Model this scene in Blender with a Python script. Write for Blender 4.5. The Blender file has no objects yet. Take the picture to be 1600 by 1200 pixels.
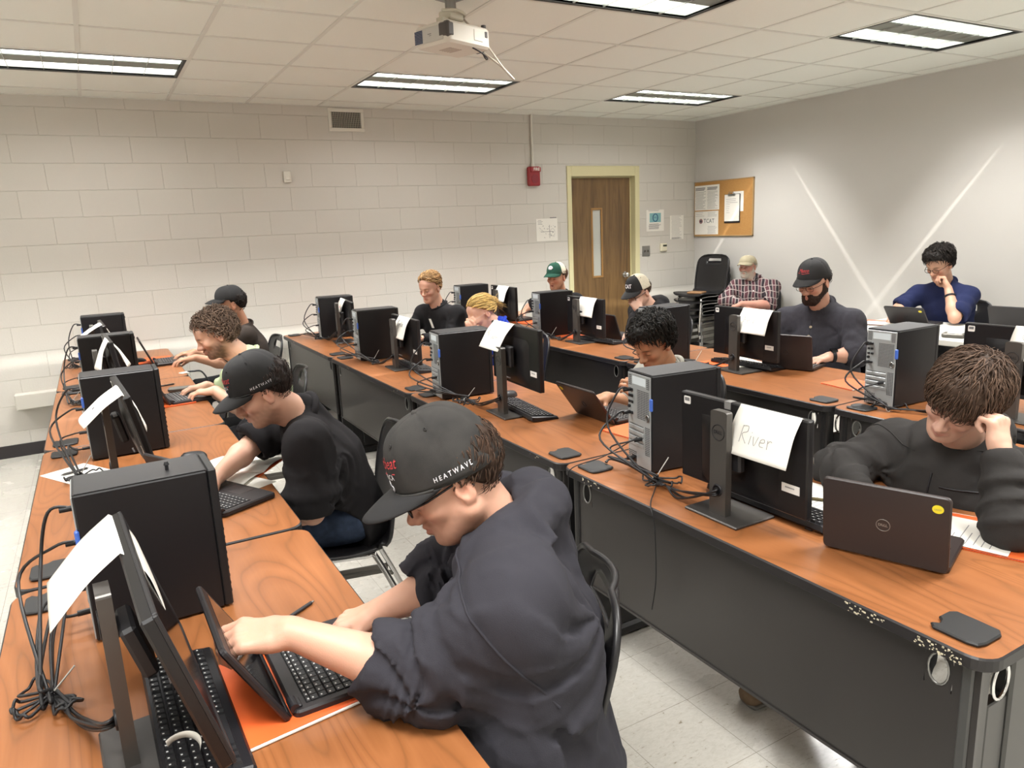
import bpy, math, random
import numpy as np
from mathutils import Vector, Matrix
PI = math.pi
SC = bpy.context.scene
COL = SC.collection
random.seed(7)
RNG = np.random.default_rng(5)

# ---------------------------------------------------------------- materials
def lin(c):
    if isinstance(c, str):
        c = c.lstrip('#'); c = [int(c[i:i+2], 16) / 255 for i in (0, 2, 4)]
    return tuple(x / 12.92 if x <= .04045 else ((x + .055) / 1.055) ** 2.4 for x in c)

class Nodes:
    def __init__(s, name):
        m = bpy.data.materials.new(name); m.use_nodes = True
        s.m = m; s.t = m.node_tree; s.b = s.t.nodes['Principled BSDF']
    def n(s, typ, **kw):
        x = s.t.nodes.new(typ)
        for k, v in kw.items():
            if k.startswith('i_'):
                x.inputs[k[2:].replace('_', ' ')].default_value = v
            else: setattr(x, k, v)
        return x
    def l(s, a, b): s.t.links.new(a, b)
    def coord(s, scale=(1, 1, 1), rot=(0, 0, 0), which='Object'):
        tc = s.n('ShaderNodeTexCoord'); mp = s.n('ShaderNodeMapping')
        mp.inputs['Scale'].default_value = scale; mp.inputs['Rotation'].default_value = rot
        s.l(tc.outputs[which], mp.inputs['Vector']); return mp.outputs['Vector']
    def noise(s, vec, scale, detail=3, rough=.5, dist=0):
        x = s.n('ShaderNodeTexNoise'); x.inputs['Scale'].default_value = scale
        x.inputs['Detail'].default_value = detail; x.inputs['Roughness'].default_value = rough
        x.inputs['Distortion'].default_value = dist
        s.l(vec, x.inputs['Vector']); return x.outputs['Fac']
    def ramp(s, fac, stops, interp='LINEAR'):
        r = s.n('ShaderNodeValToRGB'); e = r.color_ramp.elements; r.color_ramp.interpolation = interp
        while len(e) < len(stops): e.new(.5)
        for el, (p, c) in zip(e, stops):
            el.position = p; el.color = (*c, 1) if len(c) == 3 else c
        s.l(fac, r.inputs['Fac']); return r.outputs['Color']
    def bump(s, h, strength=.3, dist=.01):
        b = s.n('ShaderNodeBump'); b.inputs['Strength'].default_value = strength; b.inputs['Distance'].default_value = dist
        s.l(h, b.inputs['Height']); s.l(b.outputs['Normal'], s.b.inputs['Normal'])

def mat(name, col, rough=.5, metal=0, spec=.5, var=0, vscale=20, bump=0, bscale=200, alpha=1, trans=0, emit=None, sheen=0, sss=0, coat=0):
    N = Nodes(name); c = lin(col); b = N.b
    b.inputs['Base Color'].default_value = (*c, 1); b.inputs['Roughness'].default_value = rough
    b.inputs['Metallic'].default_value = metal; b.inputs['Specular IOR Level'].default_value = spec
    if coat: b.inputs['Coat Weight'].default_value = coat
    if sheen: b.inputs['Sheen Weight'].default_value = sheen
    if sss:
        b.inputs['Subsurface Weight'].default_value = sss; b.inputs['Subsurface Radius'].default_value = (.012, .005, .003)
        b.inputs['Subsurface Scale'].default_value = 1.0
    if trans: b.inputs['Transmission Weight'].default_value = trans
    if alpha < 1: b.inputs['Alpha'].default_value = alpha
    if emit:
        b.inputs['Emission Color'].default_value = (*lin(emit[0]), 1); b.inputs['Emission Strength'].default_value = emit[1]
    if var or bump: v = N.coord()
    if var:
        f = N.noise(v, vscale, 4)
        lo = tuple(x * (1 - var) for x in c); hi = tuple(min(1, x * (1 + var)) for x in c)
        N.l(N.ramp(f, [(.3, lo), (.7, hi)]), b.inputs['Base Color'])
    if bump: N.bump(N.noise(v, bscale, 2), bump, .003)
    return N.m

# ---------------------------------------------------------------- mesh builder
class MB:
    def __init__(s): s.v = []; s.f = []; s.mi = []; s.sm = []; s.M = Matrix.Identity(4); s.m = 0
    def at(s, loc=(0, 0, 0), rot=(0, 0, 0), sc=None):
        s.M = Matrix.Translation(loc) @ Matrix.Rotation(rot[2], 4, 'Z') @ Matrix.Rotation(rot[1], 4, 'Y') @ Matrix.Rotation(rot[0], 4, 'X')
        if sc: s.M = s.M @ Matrix.Diagonal((*sc, 1))
        return s
    def add(s, verts, faces, m=None, smooth=False):
        o = len(s.v); s.v += [tuple(s.M @ Vector(p)) for p in verts]
        for f in faces: s.f.append([i + o for i in f]); s.mi.append(s.m if m is None else m); s.sm.append(smooth)
        return s
    def box(s, x0, x1, y0, y1, z0, z1, b=0, m=None):
        if b <= 0:
            v = [(x, y, z) for z in (z0, z1) for y in (y0, y1) for x in (x0, x1)]
            return s.add(v, [(0, 2, 3, 1), (4, 5, 7, 6), (0, 1, 5, 4), (2, 6, 7, 3), (0, 4, 6, 2), (1, 3, 7, 5)], m)
        b = min(b, (x1 - x0) * .49, (y1 - y0) * .49, (z1 - z0) * .49)
        X = (x0, x1); Y = (y0, y1); Z = (z0, z1); v = []; idx = {}
        for i in (0, 1):
            for j in (0, 1):
                for k in (0, 1):
                    sx, sy, sz = (1 - 2 * i) * b, (1 - 2 * j) * b, (1 - 2 * k) * b
                    for a in range(3):
                        p = [X[i], Y[j], Z[k]]
                        if a != 0: p[0] += sx
                        if a != 1: p[1] += sy
                        if a != 2: p[2] += sz
                        idx[i, j, k, a] = len(v); v.append(p)
        f = []
        for i in (0, 1):
            f.append([idx[i, j, k, 0] for j, k in ((0, 0), (1, 0), (1, 1), (0, 1))][::1 if i else -1])
            f.append([idx[j, i, k, 1] for j, k in ((0, 0), (1, 0), (1, 1), (0, 1))][::-1 if i else 1])
            f.append([idx[j, k, i, 2] for j, k in ((0, 0), (1, 0), (1, 1), (0, 1))][::1 if i else -1])
        for p in (0, 1):
            for q in (0, 1):
                for (A, B, g) in ((1, 2, lambda t: (t, p, q)), (0, 2, lambda t: (p, t, q)), (0, 1, lambda t: (p, q, t))):
                    f.append([idx[(*g(0), A)], idx[(*g(1), A)], idx[(*g(1), B)], idx[(*g(0), B)]])
        for i in (0, 1):
            for j in (0, 1):
                for k in (0, 1): f.append([idx[i, j, k, a] for a in range(3)])
        return s.add(v, f, m)
    def tube(s, pts, r, n=8, closed=False, m=None, caps=True, flat=None):
        P = [Vector(p) for p in pts]; N = len(P); R = r if hasattr(r, '__len__') else [r] * N
        T = []
        for i in range(N):
            a = P[(i - 1) % N] if (closed or i > 0) else P[i]; b = P[(i + 1) % N] if (closed or i < N - 1) else P[i]
            t = b - a; T.append(t.normalized() if t.length > 1e-9 else Vector((0, 0, 1)))
        u = T[0].orthogonal().normalized(); v = []; f = []
        for i in range(N):
            u = (u - T[i] * u.dot(T[i]))
            u = u.normalized() if u.length > 1e-6 else T[i].orthogonal().normalized()
            w = T[i].cross(u)
            for k in range(n):
                a = 2 * PI * k / n; ru, rw = R[i], R[i] * (flat if flat else 1)
                v.append(P[i] + u * math.cos(a) * ru + w * math.sin(a) * rw)
        for i in range(N if closed else N - 1):
            j = (i + 1) % N
            for k in range(n): f.append((i * n + k, i * n + (k + 1) % n, j * n + (k + 1) % n, j * n + k))
        s.add(v, f, m, True)
        if caps and not closed:
            s.add(v[:n], [list(range(n))[::-1]], m); s.add(v[-n:], [list(range(n))], m)
        return s
    def cyl(s, p0, p1, r, n=16, r1=None, m=None, smooth=True):
        p0 = Vector(p0); p1 = Vector(p1); t = (p1 - p0).normalized(); u = t.orthogonal().normalized(); w = t.cross(u)
        r1 = r if r1 is None else r1; v = []
        for p, q in ((p0, r), (p1, r1)):
            for k in range(n):
                a = 2 * PI * k / n; v.append(p + (u * math.cos(a) + w * math.sin(a)) * q)
        s.add(v, [(k, (k + 1) % n, n + (k + 1) % n, n + k) for k in range(n)], m, smooth)
        s.add(v[:n], [list(range(n))[::-1]], m); s.add(v[n:], [list(range(n))], m); return s
    def prism(s, poly, z0, z1, m=None, axis='z', bevel=0, side_m=None, smooth=False):
        n = len(poly)
        A = sum(poly[i][0] * poly[(i + 1) % n][1] - poly[(i + 1) % n][0] * poly[i][1] for i in range(n))
        if A < 0: poly = poly[::-1]
        mp = {'z': lambda x, y, z: (x, y, z), 'x': lambda x, y, z: (z, x, y), 'y': lambda x, y, z: (y, z, x)}[axis]
        if bevel:
            def ins(d):
                out = []
                for i in range(n):
                    p0, p1, p2 = Vector(poly[i-1]), Vector(poly[i]), Vector(poly[(i+1) % n])
                    a = (p1 - p0).normalized(); b = (p2 - p1).normalized(); na = Vector((-a.y, a.x)); nb = Vector((-b.y, b.x))
                    k = (na + nb); k = k / max(.3, k.length_squared) * 2 if k.length > 1e-6 else na
                    out.append(p1 + k * d)
                return out
            q = ins(bevel); rings = [(q, z0), (poly, z0 + bevel), (poly, z1 - bevel), (q, z1)]
        else: rings = [(poly, z0), (poly, z1)]
        v = [mp(p[0], p[1], z) for pl, z in rings for p in pl]; f = []
        for r in range(len(rings) - 1):
            for i in range(n): f.append((r * n + i, r * n + (i + 1) % n, (r + 1) * n + (i + 1) % n, (r + 1) * n + i))
        s.add(v, f, m if side_m is None else side_m, smooth)
        s.add(v[:n], [list(range(n))[::-1]], m); s.add(v[-n:], [list(range(n))], m); return s
    def grid(s, fn, nu, nv, m=None, smooth=True, thick=0):
        v = [fn(i / nu, j / nv) for i in range(nu + 1) for j in range(nv + 1)]
        f = [(i * (nv + 1) + j, (i + 1) * (nv + 1) + j, (i + 1) * (nv + 1) + j + 1, i * (nv + 1) + j + 1) for i in range(nu) for j in range(nv)]
        return s.add(v, f, m, smooth)
    def lathe(s, prof, n=24, m=None):
        v = [(r * math.cos(2 * PI * k / n), r * math.sin(2 * PI * k / n), z) for r, z in prof for k in range(n)]
        f = [(i * n + k, i * n + (k + 1) % n, (i + 1) * n + (k + 1) % n, (i + 1) * n + k) for i in range(len(prof) - 1) for k in range(n)]
        return s.add(v, f, m, True)
    def build(s, name, mats, parent=None, solid=0):
        me = bpy.data.meshes.new(name); me.from_pydata(s.v, [], s.f)
        if not isinstance(mats, (list, tuple)): mats = [mats]
        for x in mats: me.materials.append(x)
        me.polygons.foreach_set('material_index', s.mi); me.polygons.foreach_set('use_smooth', s.sm)
        me.update(); o = bpy.data.objects.new(name, me); COL.objects.link(o)
        if parent: o.parent = parent
        if solid:
            q = o.modifiers.new('Solidify', 'SOLIDIFY'); q.thickness = solid; q.offset = 0
        return o

def np_mesh(name, V, F, mats, parent=None, origin=(0, 0, 0), smooth=True, col=None):
    me = bpy.data.meshes.new(name); V = np.asarray(V, np.float32) - np.asarray(origin, np.float32)
    me.vertices.add(len(V)); me.vertices.foreach_set('co', V.ravel())
    F = np.asarray(F, np.int32); k = F.shape[1]
    me.loops.add(F.size); me.loops.foreach_set('vertex_index', F.ravel())
    me.polygons.add(len(F)); me.polygons.foreach_set('loop_start', np.arange(len(F), dtype=np.int32) * k)
    me.polygons.foreach_set('use_smooth', np.full(len(F), smooth))
    me.update(calc_edges=True); me.validate()
    for x in (mats if isinstance(mats, (list, tuple)) else [mats]): me.materials.append(x)
    if col is not None:
        a = me.color_attributes.new('Col', 'FLOAT_COLOR', 'POINT')
        a.data.foreach_set('color', np.concatenate([col, np.ones((len(col), 1))], 1).astype(np.float32).ravel())
    o = bpy.data.objects.new(name, me); COL.objects.link(o)
    if parent: o.parent = parent
    return o

def tag(o, label=None, cat=None, group=None, kind=None):
    for k, v in (('label', label), ('category', cat), ('group', group), ('kind', kind)):
        if v: o[k] = v
    return o
def thing(name, label, cat, loc=(0, 0, 0), rz=0, group=None):
    o = bpy.data.objects.new(name, None); COL.objects.link(o); o.empty_display_size = .05
    o.location = loc; o.rotation_euler = (0, 0, rz); return tag(o, label, cat, group)
def kids(o): return [c for c in bpy.data.objects if c.parent == o]
def dup(root, loc, rz, label=None, group=None):
    def cp(o, par):
        c = o.copy(); COL.objects.link(c)
        if par: c.parent = par
        for ch in kids(o): cp(ch, c)
        return c
    r = cp(root, None); r.location = loc; r.rotation_euler = (0, 0, rz)
    tag(r, label, None, group); return r
def spline(pts, n=8):
    P = [Vector(p) for p in pts]; out = []
    for i in range(len(P) - 1):
        a = P[max(0, i - 1)]; b = P[i]; c = P[i + 1]; d = P[min(len(P) - 1, i + 2)]
        for k in range(n):
            t = k / n
            out.append(.5 * ((2 * b) + (c - a) * t + (2 * a - 5 * b + 4 * c - d) * t * t + (3 * b - a - 3 * c + d) * t ** 3))
    out.append(P[-1]); return out
def rrect(x0, x1, y0, y1, r, n=6):
    out = []
    for cx, cy, a0 in ((x1 - r, y1 - r, 0), (x0 + r, y1 - r, PI / 2), (x0 + r, y0 + r, PI), (x1 - r, y0 + r, 1.5 * PI)):
        for k in range(n + 1):
            a = a0 + PI / 2 * k / n; out.append((cx + r * math.cos(a), cy + r * math.sin(a)))
    return out
def circ(cx, cy, r, n=20, a0=0, a1=2 * PI): return [(cx + r * math.cos(a0 + (a1 - a0) * k / n), cy + r * math.sin(a0 + (a1 - a0) * k / n)) for k in range(n if a1 - a0 > 6.2 else n + 1)]

_tc = {}
def text_geo(s, size=1, align='CENTER', shear=0, bold=0, res=2):
    key = (s, align, shear, bold)
    if key not in _tc:
        cu = bpy.data.curves.new('t', 'FONT'); cu.body = s; cu.align_x = align; cu.align_y = 'CENTER'; cu.shear = shear
        cu.resolution_u = res; cu.offset = bold
        o = bpy.data.objects.new('t', cu); COL.objects.link(o); bpy.context.view_layer.update()
        me = o.to_mesh(); _tc[key] = ([tuple(v.co) for v in me.vertices], [list(p.vertices) for p in me.polygons])
        o.to_mesh_clear(); bpy.data.objects.remove(o); bpy.data.curves.remove(cu)
    v, f = _tc[key]; return [(x * size, y * size) for x, y, z in v], f
# handwriting strokes: letter -> list of polylines in a 1-high box
HW = {'R': [[(0, 0), (.05, 1)], [(.02, .95), (.4, 1), (.45, .7), (.1, .5), (.5, 0)]], 'i': [[(.1, 0), (.12, .5)], [(.13, .68), (.14, .72)]],
 'v': [[(0, .5), (.18, 0), (.35, .55)]], 'e': [[(0, .28), (.3, .32), (.25, .5), (.05, .42), (.03, .1), (.3, .05)]], 'r': [[(.05, .5), (.1, 0)], [(.08, .35), (.2, .5), (.33, .45)]],
 'S': [[(.5, .9), (.3, 1), (.08, .85), (.2, .6), (.45, .35), (.4, .05), (.15, 0), (0, .1)]], 'k': [[(.05, 0), (.1, .95)], [(.4, .55), (.1, .3), (.42, 0)]],
 'y': [[(0, .5), (.15, .15), (.3, .5)], [(.3, .5), (.2, -.2), (.02, -.3)]], 'l': [[(.05, 0), (.1, .95)]], 'a': [[(.32, .45), (.1, .45), (0, .2), (.12, 0), (.3, .15), (.33, .45), (.36, 0)]],
 'M': [[(0, 0), (.08, 1), (.3, .3), (.5, 1), (.6, 0)]], 'o': [[(.15, .45), (0, .25), (.12, 0), (.3, .2), (.15, .45)]], 'c': [[(.3, .42), (.1, .45), (0, .2), (.15, 0), (.32, .1)]],
 'z': [[(0, .45), (.3, .45), (0, 0), (.33, .02)]], 'n': [[(.03, 0), (.05, .45)], [(.05, .3), (.2, .47), (.3, .3), (.32, 0)]], 'G': [[(.5, .85), (.2, 1), (0, .5), (.2, 0), (.5, .1), (.5, .45), (.3, .45)]],
 'K': [[(.05, 0), (.08, 1)], [(.5, 1), (.1, .5), (.5, 0)]], 's': [[(.3, .42), (.1, .47), (.05, .3), (.28, .18), (.2, 0), (0, .05)]], 't': [[(.15, .8), (.15, 0)], [(0, .5), (.3, .52)]]}
def hand_strokes(s, h):
    out = []; x = 0
    for ch in s:
        w = max(p[0] for st in HW[ch] for p in st)
        for st in HW[ch]:
            q = [(p.x, p.y) for p in spline([(a, b, 0) for a, b in st], 4)]
            out.append([((x + a) * h, b * h) for a, b in q])
        x += w + .16
    return out, x * h
# ================================================================ camera
CAMH = 1.61278
cam = bpy.data.cameras.new('camera'); camo = bpy.data.objects.new('camera', cam); COL.objects.link(camo)
cam.sensor_width = 36; cam.sensor_fit = 'HORIZONTAL'; cam.lens = 36 * 1137.486 / 1600; cam.clip_start = .02
camo.location = (0, 0, CAMH); camo.rotation_mode = 'XYZ'; camo.rotation_euler = (1.3567864, .0438101, -.5201446)
SC.camera = camo

# ================================================================ setting materials
WX, WY, HZ = 6.428, 6.757, 2.724
XL, YF = -2.6, -2.8
G = .6096; GX, GY = .1079, 4.0178

def block_wall():
    N = Nodes('painted_block'); b = N.b
    tc = N.n('ShaderNodeTexCoord'); sp = N.n('ShaderNodeSeparateXYZ'); cb = N.n('ShaderNodeCombineXYZ')
    N.l(tc.outputs['Object'], sp.inputs[0])
    ad = N.n('ShaderNodeMath', operation='ADD'); ad.inputs[1].default_value = 8.13
    N.l(sp.outputs['X'], ad.inputs[0]); N.l(ad.outputs[0], cb.inputs['X'])
    az = N.n('ShaderNodeMath', operation='ADD'); az.inputs[1].default_value = .4064 * 2 + .0015
    N.l(sp.outputs['Z'], az.inputs[0]); N.l(az.outputs[0], cb.inputs['Y'])
    br = N.n('ShaderNodeTexBrick'); br.offset = .5
    br.inputs['Scale'].default_value = 1; br.inputs['Brick Width'].default_value = .4064; br.inputs['Row Height'].default_value = .2032
    br.inputs['Mortar Size'].default_value = .0035; br.inputs['Mortar Smooth'].default_value = .6
    br.inputs['Color1'].default_value = (*lin('c9c5bd'), 1); br.inputs['Color2'].default_value = (*lin('c8c4bc'), 1)
    br.inputs['Mortar'].default_value = (*lin('c3bfb6'), 1)
    N.l(cb.outputs[0], br.inputs['Vector']); N.l(br.outputs['Color'], b.inputs['Base Color'])
    nz = N.noise(tc.outputs['Object'], 90, 4, .65)
    mx = N.n('ShaderNodeMath', operation='MULTIPLY_ADD'); mx.inputs[1].default_value = -1.0
    ml = N.n('ShaderNodeMath', operation='MULTIPLY'); ml.inputs[1].default_value = .35
    N.l(nz, ml.inputs[0]); N.l(br.outputs['Fac'], mx.inputs[0]); N.l(ml.outputs[0], mx.inputs[2])
    N.bump(mx.outputs[0], .68, .006); b.inputs['Roughness'].default_value = .38; b.inputs['Specular IOR Level'].default_value = .45
    return N.m
M_BLOCK = block_wall()
M_DRYW = mat('painted_drywall', 'c2bfba', .42, spec=.4, bump=.06, bscale=300)
def ceil_mat():
    N = Nodes('ceiling_tile'); v = N.coord()
    a = N.noise(v, 55, 3, .6); c = N.noise(v, 160, 2, .6)
    m = N.n('ShaderNodeMath', operation='ADD'); N.l(a, m.inputs[0]); N.l(c, m.inputs[1])
    N.l(N.ramp(m.outputs[0], [(.3, lin('cfc8c0')), (.42, lin('e5e8e1'))]), N.b.inputs['Base Color'])
    # ramp input is 0..1, sums above 1 read as plain tile
    N.bump(m.outputs[0], .25, .004); N.b.inputs['Roughness'].default_value = .9; return N.m
M_TILE = ceil_mat()
M_TBAR = mat('ceiling_grid', 'd5d6cf', .5)
def floor_mat():
    N = Nodes('vinyl_tile'); v = N.coord((1, 1, 1)); b = N.b
    br = N.n('ShaderNodeTexBrick'); br.offset = 0; br.inputs['Scale'].default_value = 1
    br.inputs['Brick Width'].default_value = .3048; br.inputs['Row Height'].default_value = .3048
    br.inputs['Mortar Size'].default_value = .0012; br.inputs['Mortar Smooth'].default_value = .3
    mp = N.n('ShaderNodeMapping'); mp.inputs['Location'].default_value = (-(1.5577 - .3048 * 30), -(1.6548 - .3048 * 30), 0)
    N.l(v, mp.inputs['Vector']); N.l(mp.outputs[0], br.inputs['Vector'])
    v2 = N.coord((30, 70, 1), (0, 0, .5)); fl = N.noise(v2, 1.2, 3, .6, .6)
    rc = N.ramp(fl, [(.27, lin('8a8272')), (.33, lin('b5b1a8')), (.6, lin('bfbcb4')), (.72, lin('aea99e'))])
    mx = N.n('ShaderNodeMix', data_type='RGBA')
    N.l(br.outputs['Fac'], mx.inputs['Factor']); N.l(rc, mx.inputs[6]); mx.inputs[7].default_value = (*lin('8c877c'), 1)
    N.l(mx.outputs[2], b.inputs['Base Color'])
    N.l(N.ramp(N.noise(v, 3, 4), [(.35, (.16,) * 3), (.7, (.34,) * 3)]), b.inputs['Roughness'])
    b.inputs['Specular IOR Level'].default_value = .5; return N.m
M_FLOOR = floor_mat()
M_BASE = mat('vinyl_baseboard', '2b2729', .5)
M_WHITE = mat('white_paint_metal', 'd9d6cc', .4)
M_TROFFER = mat('troffer_reflector', 'c4c8c4', .25, .6)
M_TRDARK = mat('troffer_frame_dark', '3a3a38', .5)
M_LANE = mat('troffer_lit_lane', 'ffffff', .5, emit=('fbfff6', 1.5))
M_LANEMID = mat('troffer_centre_lane', '8e938c', .35, .5)
M_BLACK = mat('black_plastic', '17161a', .45, bump=.05, bscale=900)

# ================================================================ room shell
def structure(o): o['kind'] = 'structure'; return o
b = MB(); b.box(XL, WX, YF, WY, -.1, 0); structure(b.build('floor', M_FLOOR))
DX0, DX1, DZ = 4.615, 5.52, 2.125     # door opening
b = MB(); b.box(XL, DX0, WY, WY + .2, 0, HZ + .3); b.box(DX1, WX, WY, WY + .2, 0, HZ + .3); b.box(DX0, DX1, WY, WY + .2, DZ, HZ + .3)
structure(b.build('wall_back', M_BLOCK))
b = MB(); b.box(WX, WX + .15, YF, WY + .2, 0, HZ + .3); structure(b.build('wall_right', M_DRYW))
b = MB(); b.box(XL - .15, XL, YF, WY + .2, 0, HZ + .3); structure(b.build('wall_left', M_DRYW))
b = MB(); b.box(XL - .15, WX + .15, YF - .15, YF, 0, HZ + .3); structure(b.build('wall_front', M_DRYW))
# ceiling: square lay-in tiles on a grid of T bars, openings for the troffers
fix = [(i, j) for i in (-5, -1, 3, 7) for j in (2, -2, -6, -10)]
open_cells = {(i + a, j) for i, j in fix for a in (0, 1)}
b = MB()
for i in range(-6, 12):
    for j in range(-13, 6):
        if (i, j) in open_cells: continue
        x0, x1 = max(XL, GX + i * G), min(WX, GX + (i + 1) * G); y0, y1 = max(YF, GY + j * G), min(WY, GY + (j + 1) * G)
        if x1 - x0 > .01 and y1 - y0 > .01: b.box(x0, x1, y0, y1, HZ, HZ + .02, m=0)
def bar(x0, x1, y0, y1): b.box(x0, x1, y0, y1, HZ - .004, HZ + .01, m=1)
for i in range(-4, 11):
    x = GX + i * G
    for j in range(-13, 6):
        if (i, j) in open_cells and (i - 1, j) in open_cells: continue
        y0, y1 = max(YF, GY + j * G), min(WY, GY + (j + 1) * G)
        if y1 > y0: bar(x - .012, x + .012, y0, y1)
for j in range(-11, 5):
    y = GY + j * G; b.box(XL, WX, y - .0105, y + .0105, HZ - .0046, HZ + .0094, m=1)
b.box(XL, WX, WY - .02, WY, HZ - .004, HZ + .02, m=1); b.box(WX - .02, WX, YF, WY, HZ - .004, HZ + .02, m=1)
b.box(XL - .1, WX + .1, YF - .1, WY + .1, HZ + .28, HZ + .3, m=1)
structure(b.build('ceiling', [M_TILE, M_TBAR]))
b = MB(); b.box(XL, DX0 - .055, WY - .008, WY, 0, .1, .003); b.box(DX1 + .055, WX, WY - .008, WY, 0, .1, .003); structure(b.build('baseboard_back', M_BASE))
b = MB(); b.box(WX - .008, WX, YF, WY - .008, 0, .1, .003); structure(b.build('baseboard_right', M_BASE))

# ---- door
def wood_door():
    N = Nodes('oak_door'); v = N.coord((9, 9, .6)); n1 = N.noise(v, 2.2, 5, .6, .8); v2 = N.coord((70, 70, 2)); n2 = N.noise(v2, 2, 3)
    m = N.n('ShaderNodeMath', operation='MULTIPLY_ADD'); m.inputs[1].default_value = .35; N.l(n2, m.inputs[0]); N.l(n1, m.inputs[2])
    N.l(N.ramp(m.outputs[0], [(.45, lin('54402a')), (.65, lin('6d5436')), (.85, lin('7d623f'))]), N.b.inputs['Base Color'])
    N.b.inputs['Roughness'].default_value = .35; return N.m
M_OAK = wood_door(); M_FRAME = mat('cream_frame_paint', 'd0c99f', .4); M_GLASS = mat('wired_glass', 'b8bab2', .08, trans=.0, spec=.8)
M_CHROME = mat('chrome', 'd8d8d8', .16, 1); M_STEEL = mat('brushed_steel', '9a9a98', .35, 1)
fr = MB(); ye = WY - .015
fr.box(DX0 - .045, DX0 + .012, ye, WY + .12, 0, DZ + .09, .004); fr.box(DX1 - .02, DX1 + .045, ye, WY + .12, 0, DZ + .09, .004)
fr.box(DX0 + .012, DX1 - .02, ye, WY + .12, DZ - .02, DZ + .09, .004)
fr.box(DX1 - .045, DX1 - .02, WY + .07, WY + .12, 0, DZ - .02); fr.box(DX0 + .012, DX1 - .045, WY + .07, WY + .12, DZ - .035, DZ - .02)
door = fr.build('door_1', M_FRAME); structure(door)
lf = MB(); d0, d1 = WY + .055, WY + .095; lx0, lx1, gx0, gx1, gz0, gz1 = DX0 + .012, DX1 - .046, 4.935, 5.07, 1.0, 1.755
for q in ((lx0, gx0, .01, DZ - .036), (gx1, lx1, .01, DZ - .036), (gx0, gx1, .01, gz0), (gx0, gx1, gz1, DZ - .036)): lf.box(q[0], q[1], d0, d1, q[2], q[3])
leaf = lf.build('door_leaf', M_OAK, door)
g = MB(); g.box(gx0, gx1, d0 + .012, d0 + .02, gz0, gz1); g.build('vision_pane', M_GLASS, leaf)
g = MB()
for x0, x1, z0, z1 in ((gx0 - .012, gx0 + .012, gz0, gz1), (gx1 - .012, gx1 + .012, gz0, gz1), (gx0 - .012, gx1 + .012, gz0 - .012, gz0 + .012), (gx0 - .012, gx1 + .012, gz1 - .012, gz1 + .012)): g.box(x0, x1, d0 - .006, d0 + .01, z0, z1, .003)
g.build('vision_frame', mat('door_glazing_bead', '9a7444', .4), leaf)
k = MB(); kx, kz = 5.385, 1.0
k.cyl((kx, d0, kz), (kx, d0 - .012, kz), .034); k.cyl((kx, d0 - .012, kz), (kx, d0 - .035, kz), .014)
k.at((kx, d0 - .055, kz), (PI / 2, 0, 0)); k.lathe([(0, -.022), (.018, -.02), (.028, -.008), (.029, .004), (.022, .018), (0, .022)]); k.at()
k.build('door_knob', M_CHROME, leaf)
# dark hallway behind the vision pane is just the back of the door; close the opening
hb = MB(); hb.box(DX0, DX1, WY + .2, WY + .22, 0, DZ); structure(hb.build('trim_hall', mat('hall_wall', 'a9a69c', .8)))

# ================================================================ ceiling troffers and their lamps
def troffer(i, j, label):
    x0 = GX + i * G; y0 = GY + j * G; w, d = 2 * G, G
    t = thing('ceiling_light', label, 'ceiling light', (x0 + w / 2, y0 + d / 2, HZ), 0, 'parabolic troffers in the ceiling grid')
    W, D = w / 2 - .012, d / 2 - .012
    f = MB()
    for q in ((-W, W, -D, -D + .02), (-W, W, D - .02, D), (-W, -W + .02, -D, D), (W - .02, W, -D, D)): f.box(*q, -.006, .012, .003)
    f.build('frame', M_TRDARK, t)
    h = MB(); W -= .02; D -= .02
    h.box(-W, W, -D, D, .115, .12, m=0)
    for q in ((-W - .004, -W, -D, D), (W, W + .004, -D, D), (-W, W, -D - .004, -D), (-W, W, D, D + .004)): h.box(*q, 0, .12, m=0)
    h.build('housing', M_TROFFER, t)
    for s in (-1, 1):
        l = MB(); y = s * D * .64
        def fn(u, v): return (-W + 2 * W * u, y - D * .34 + D * .68 * v, .012 + .035 * (1 - (2 * v - 1) ** 2))
        l.grid(fn, 1, 8, smooth=True); l.build('lit_lane', M_LANE, t)
    l = MB(); l.box(-W, W, -D * .28, D * .28, .008, .016); l.build('centre_lane', M_LANEMID, t)
    bl = MB()
    for kx in range(1, 6):
        x = -W + 2 * W * kx / 6; bl.box(x - .002, x + .002, -D, D, -.002, .05)
    bl.build('louver', M_TROFFER, t)
    return t
vis = {(-1, 2): 'long ceiling light at the upper left, above the blank stretch of block wall', (3, 2): 'ceiling light between the projector and the wall air grille',
       (7, 2): 'small-looking ceiling light nearest the corner of the two walls', (3, -2): 'ceiling light cut off by the top edge above the projector cables',
       (7, -2): 'tilted-looking ceiling light near the grey right-hand wall'}
def lamp_dir(L):
    L.use_nodes = True; T = L.node_tree; em = T.nodes['Emission']; g = T.nodes.new('ShaderNodeNewGeometry'); s = T.nodes.new('ShaderNodeSeparateXYZ'); T.links.new(g.outputs['Incoming'], s.inputs[0])
    def M(op, a, b=None, c=None):
        n = T.nodes.new('ShaderNodeMath'); n.operation = op
        for k, v in enumerate((a, b, c)):
            if v is None: continue
            if isinstance(v, (int, float)): n.inputs[k].default_value = v
            else: T.links.new(v, n.inputs[k])
        return n.outputs[0]
    az = M('MAXIMUM', M('ABSOLUTE', s.outputs['Z']), .02)
    return T, em, M, M('DIVIDE', s.outputs['X'], az), M('DIVIDE', s.outputs['Y'], az)
def step(T, M, v, e0, e1):
    n = T.nodes.new('ShaderNodeMapRange'); n.interpolation_type = 'SMOOTHSTEP'; n.inputs['From Min'].default_value = e0; n.inputs['From Max'].default_value = e1; T.links.new(v, n.inputs['Value']); return n.outputs['Result']
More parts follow.
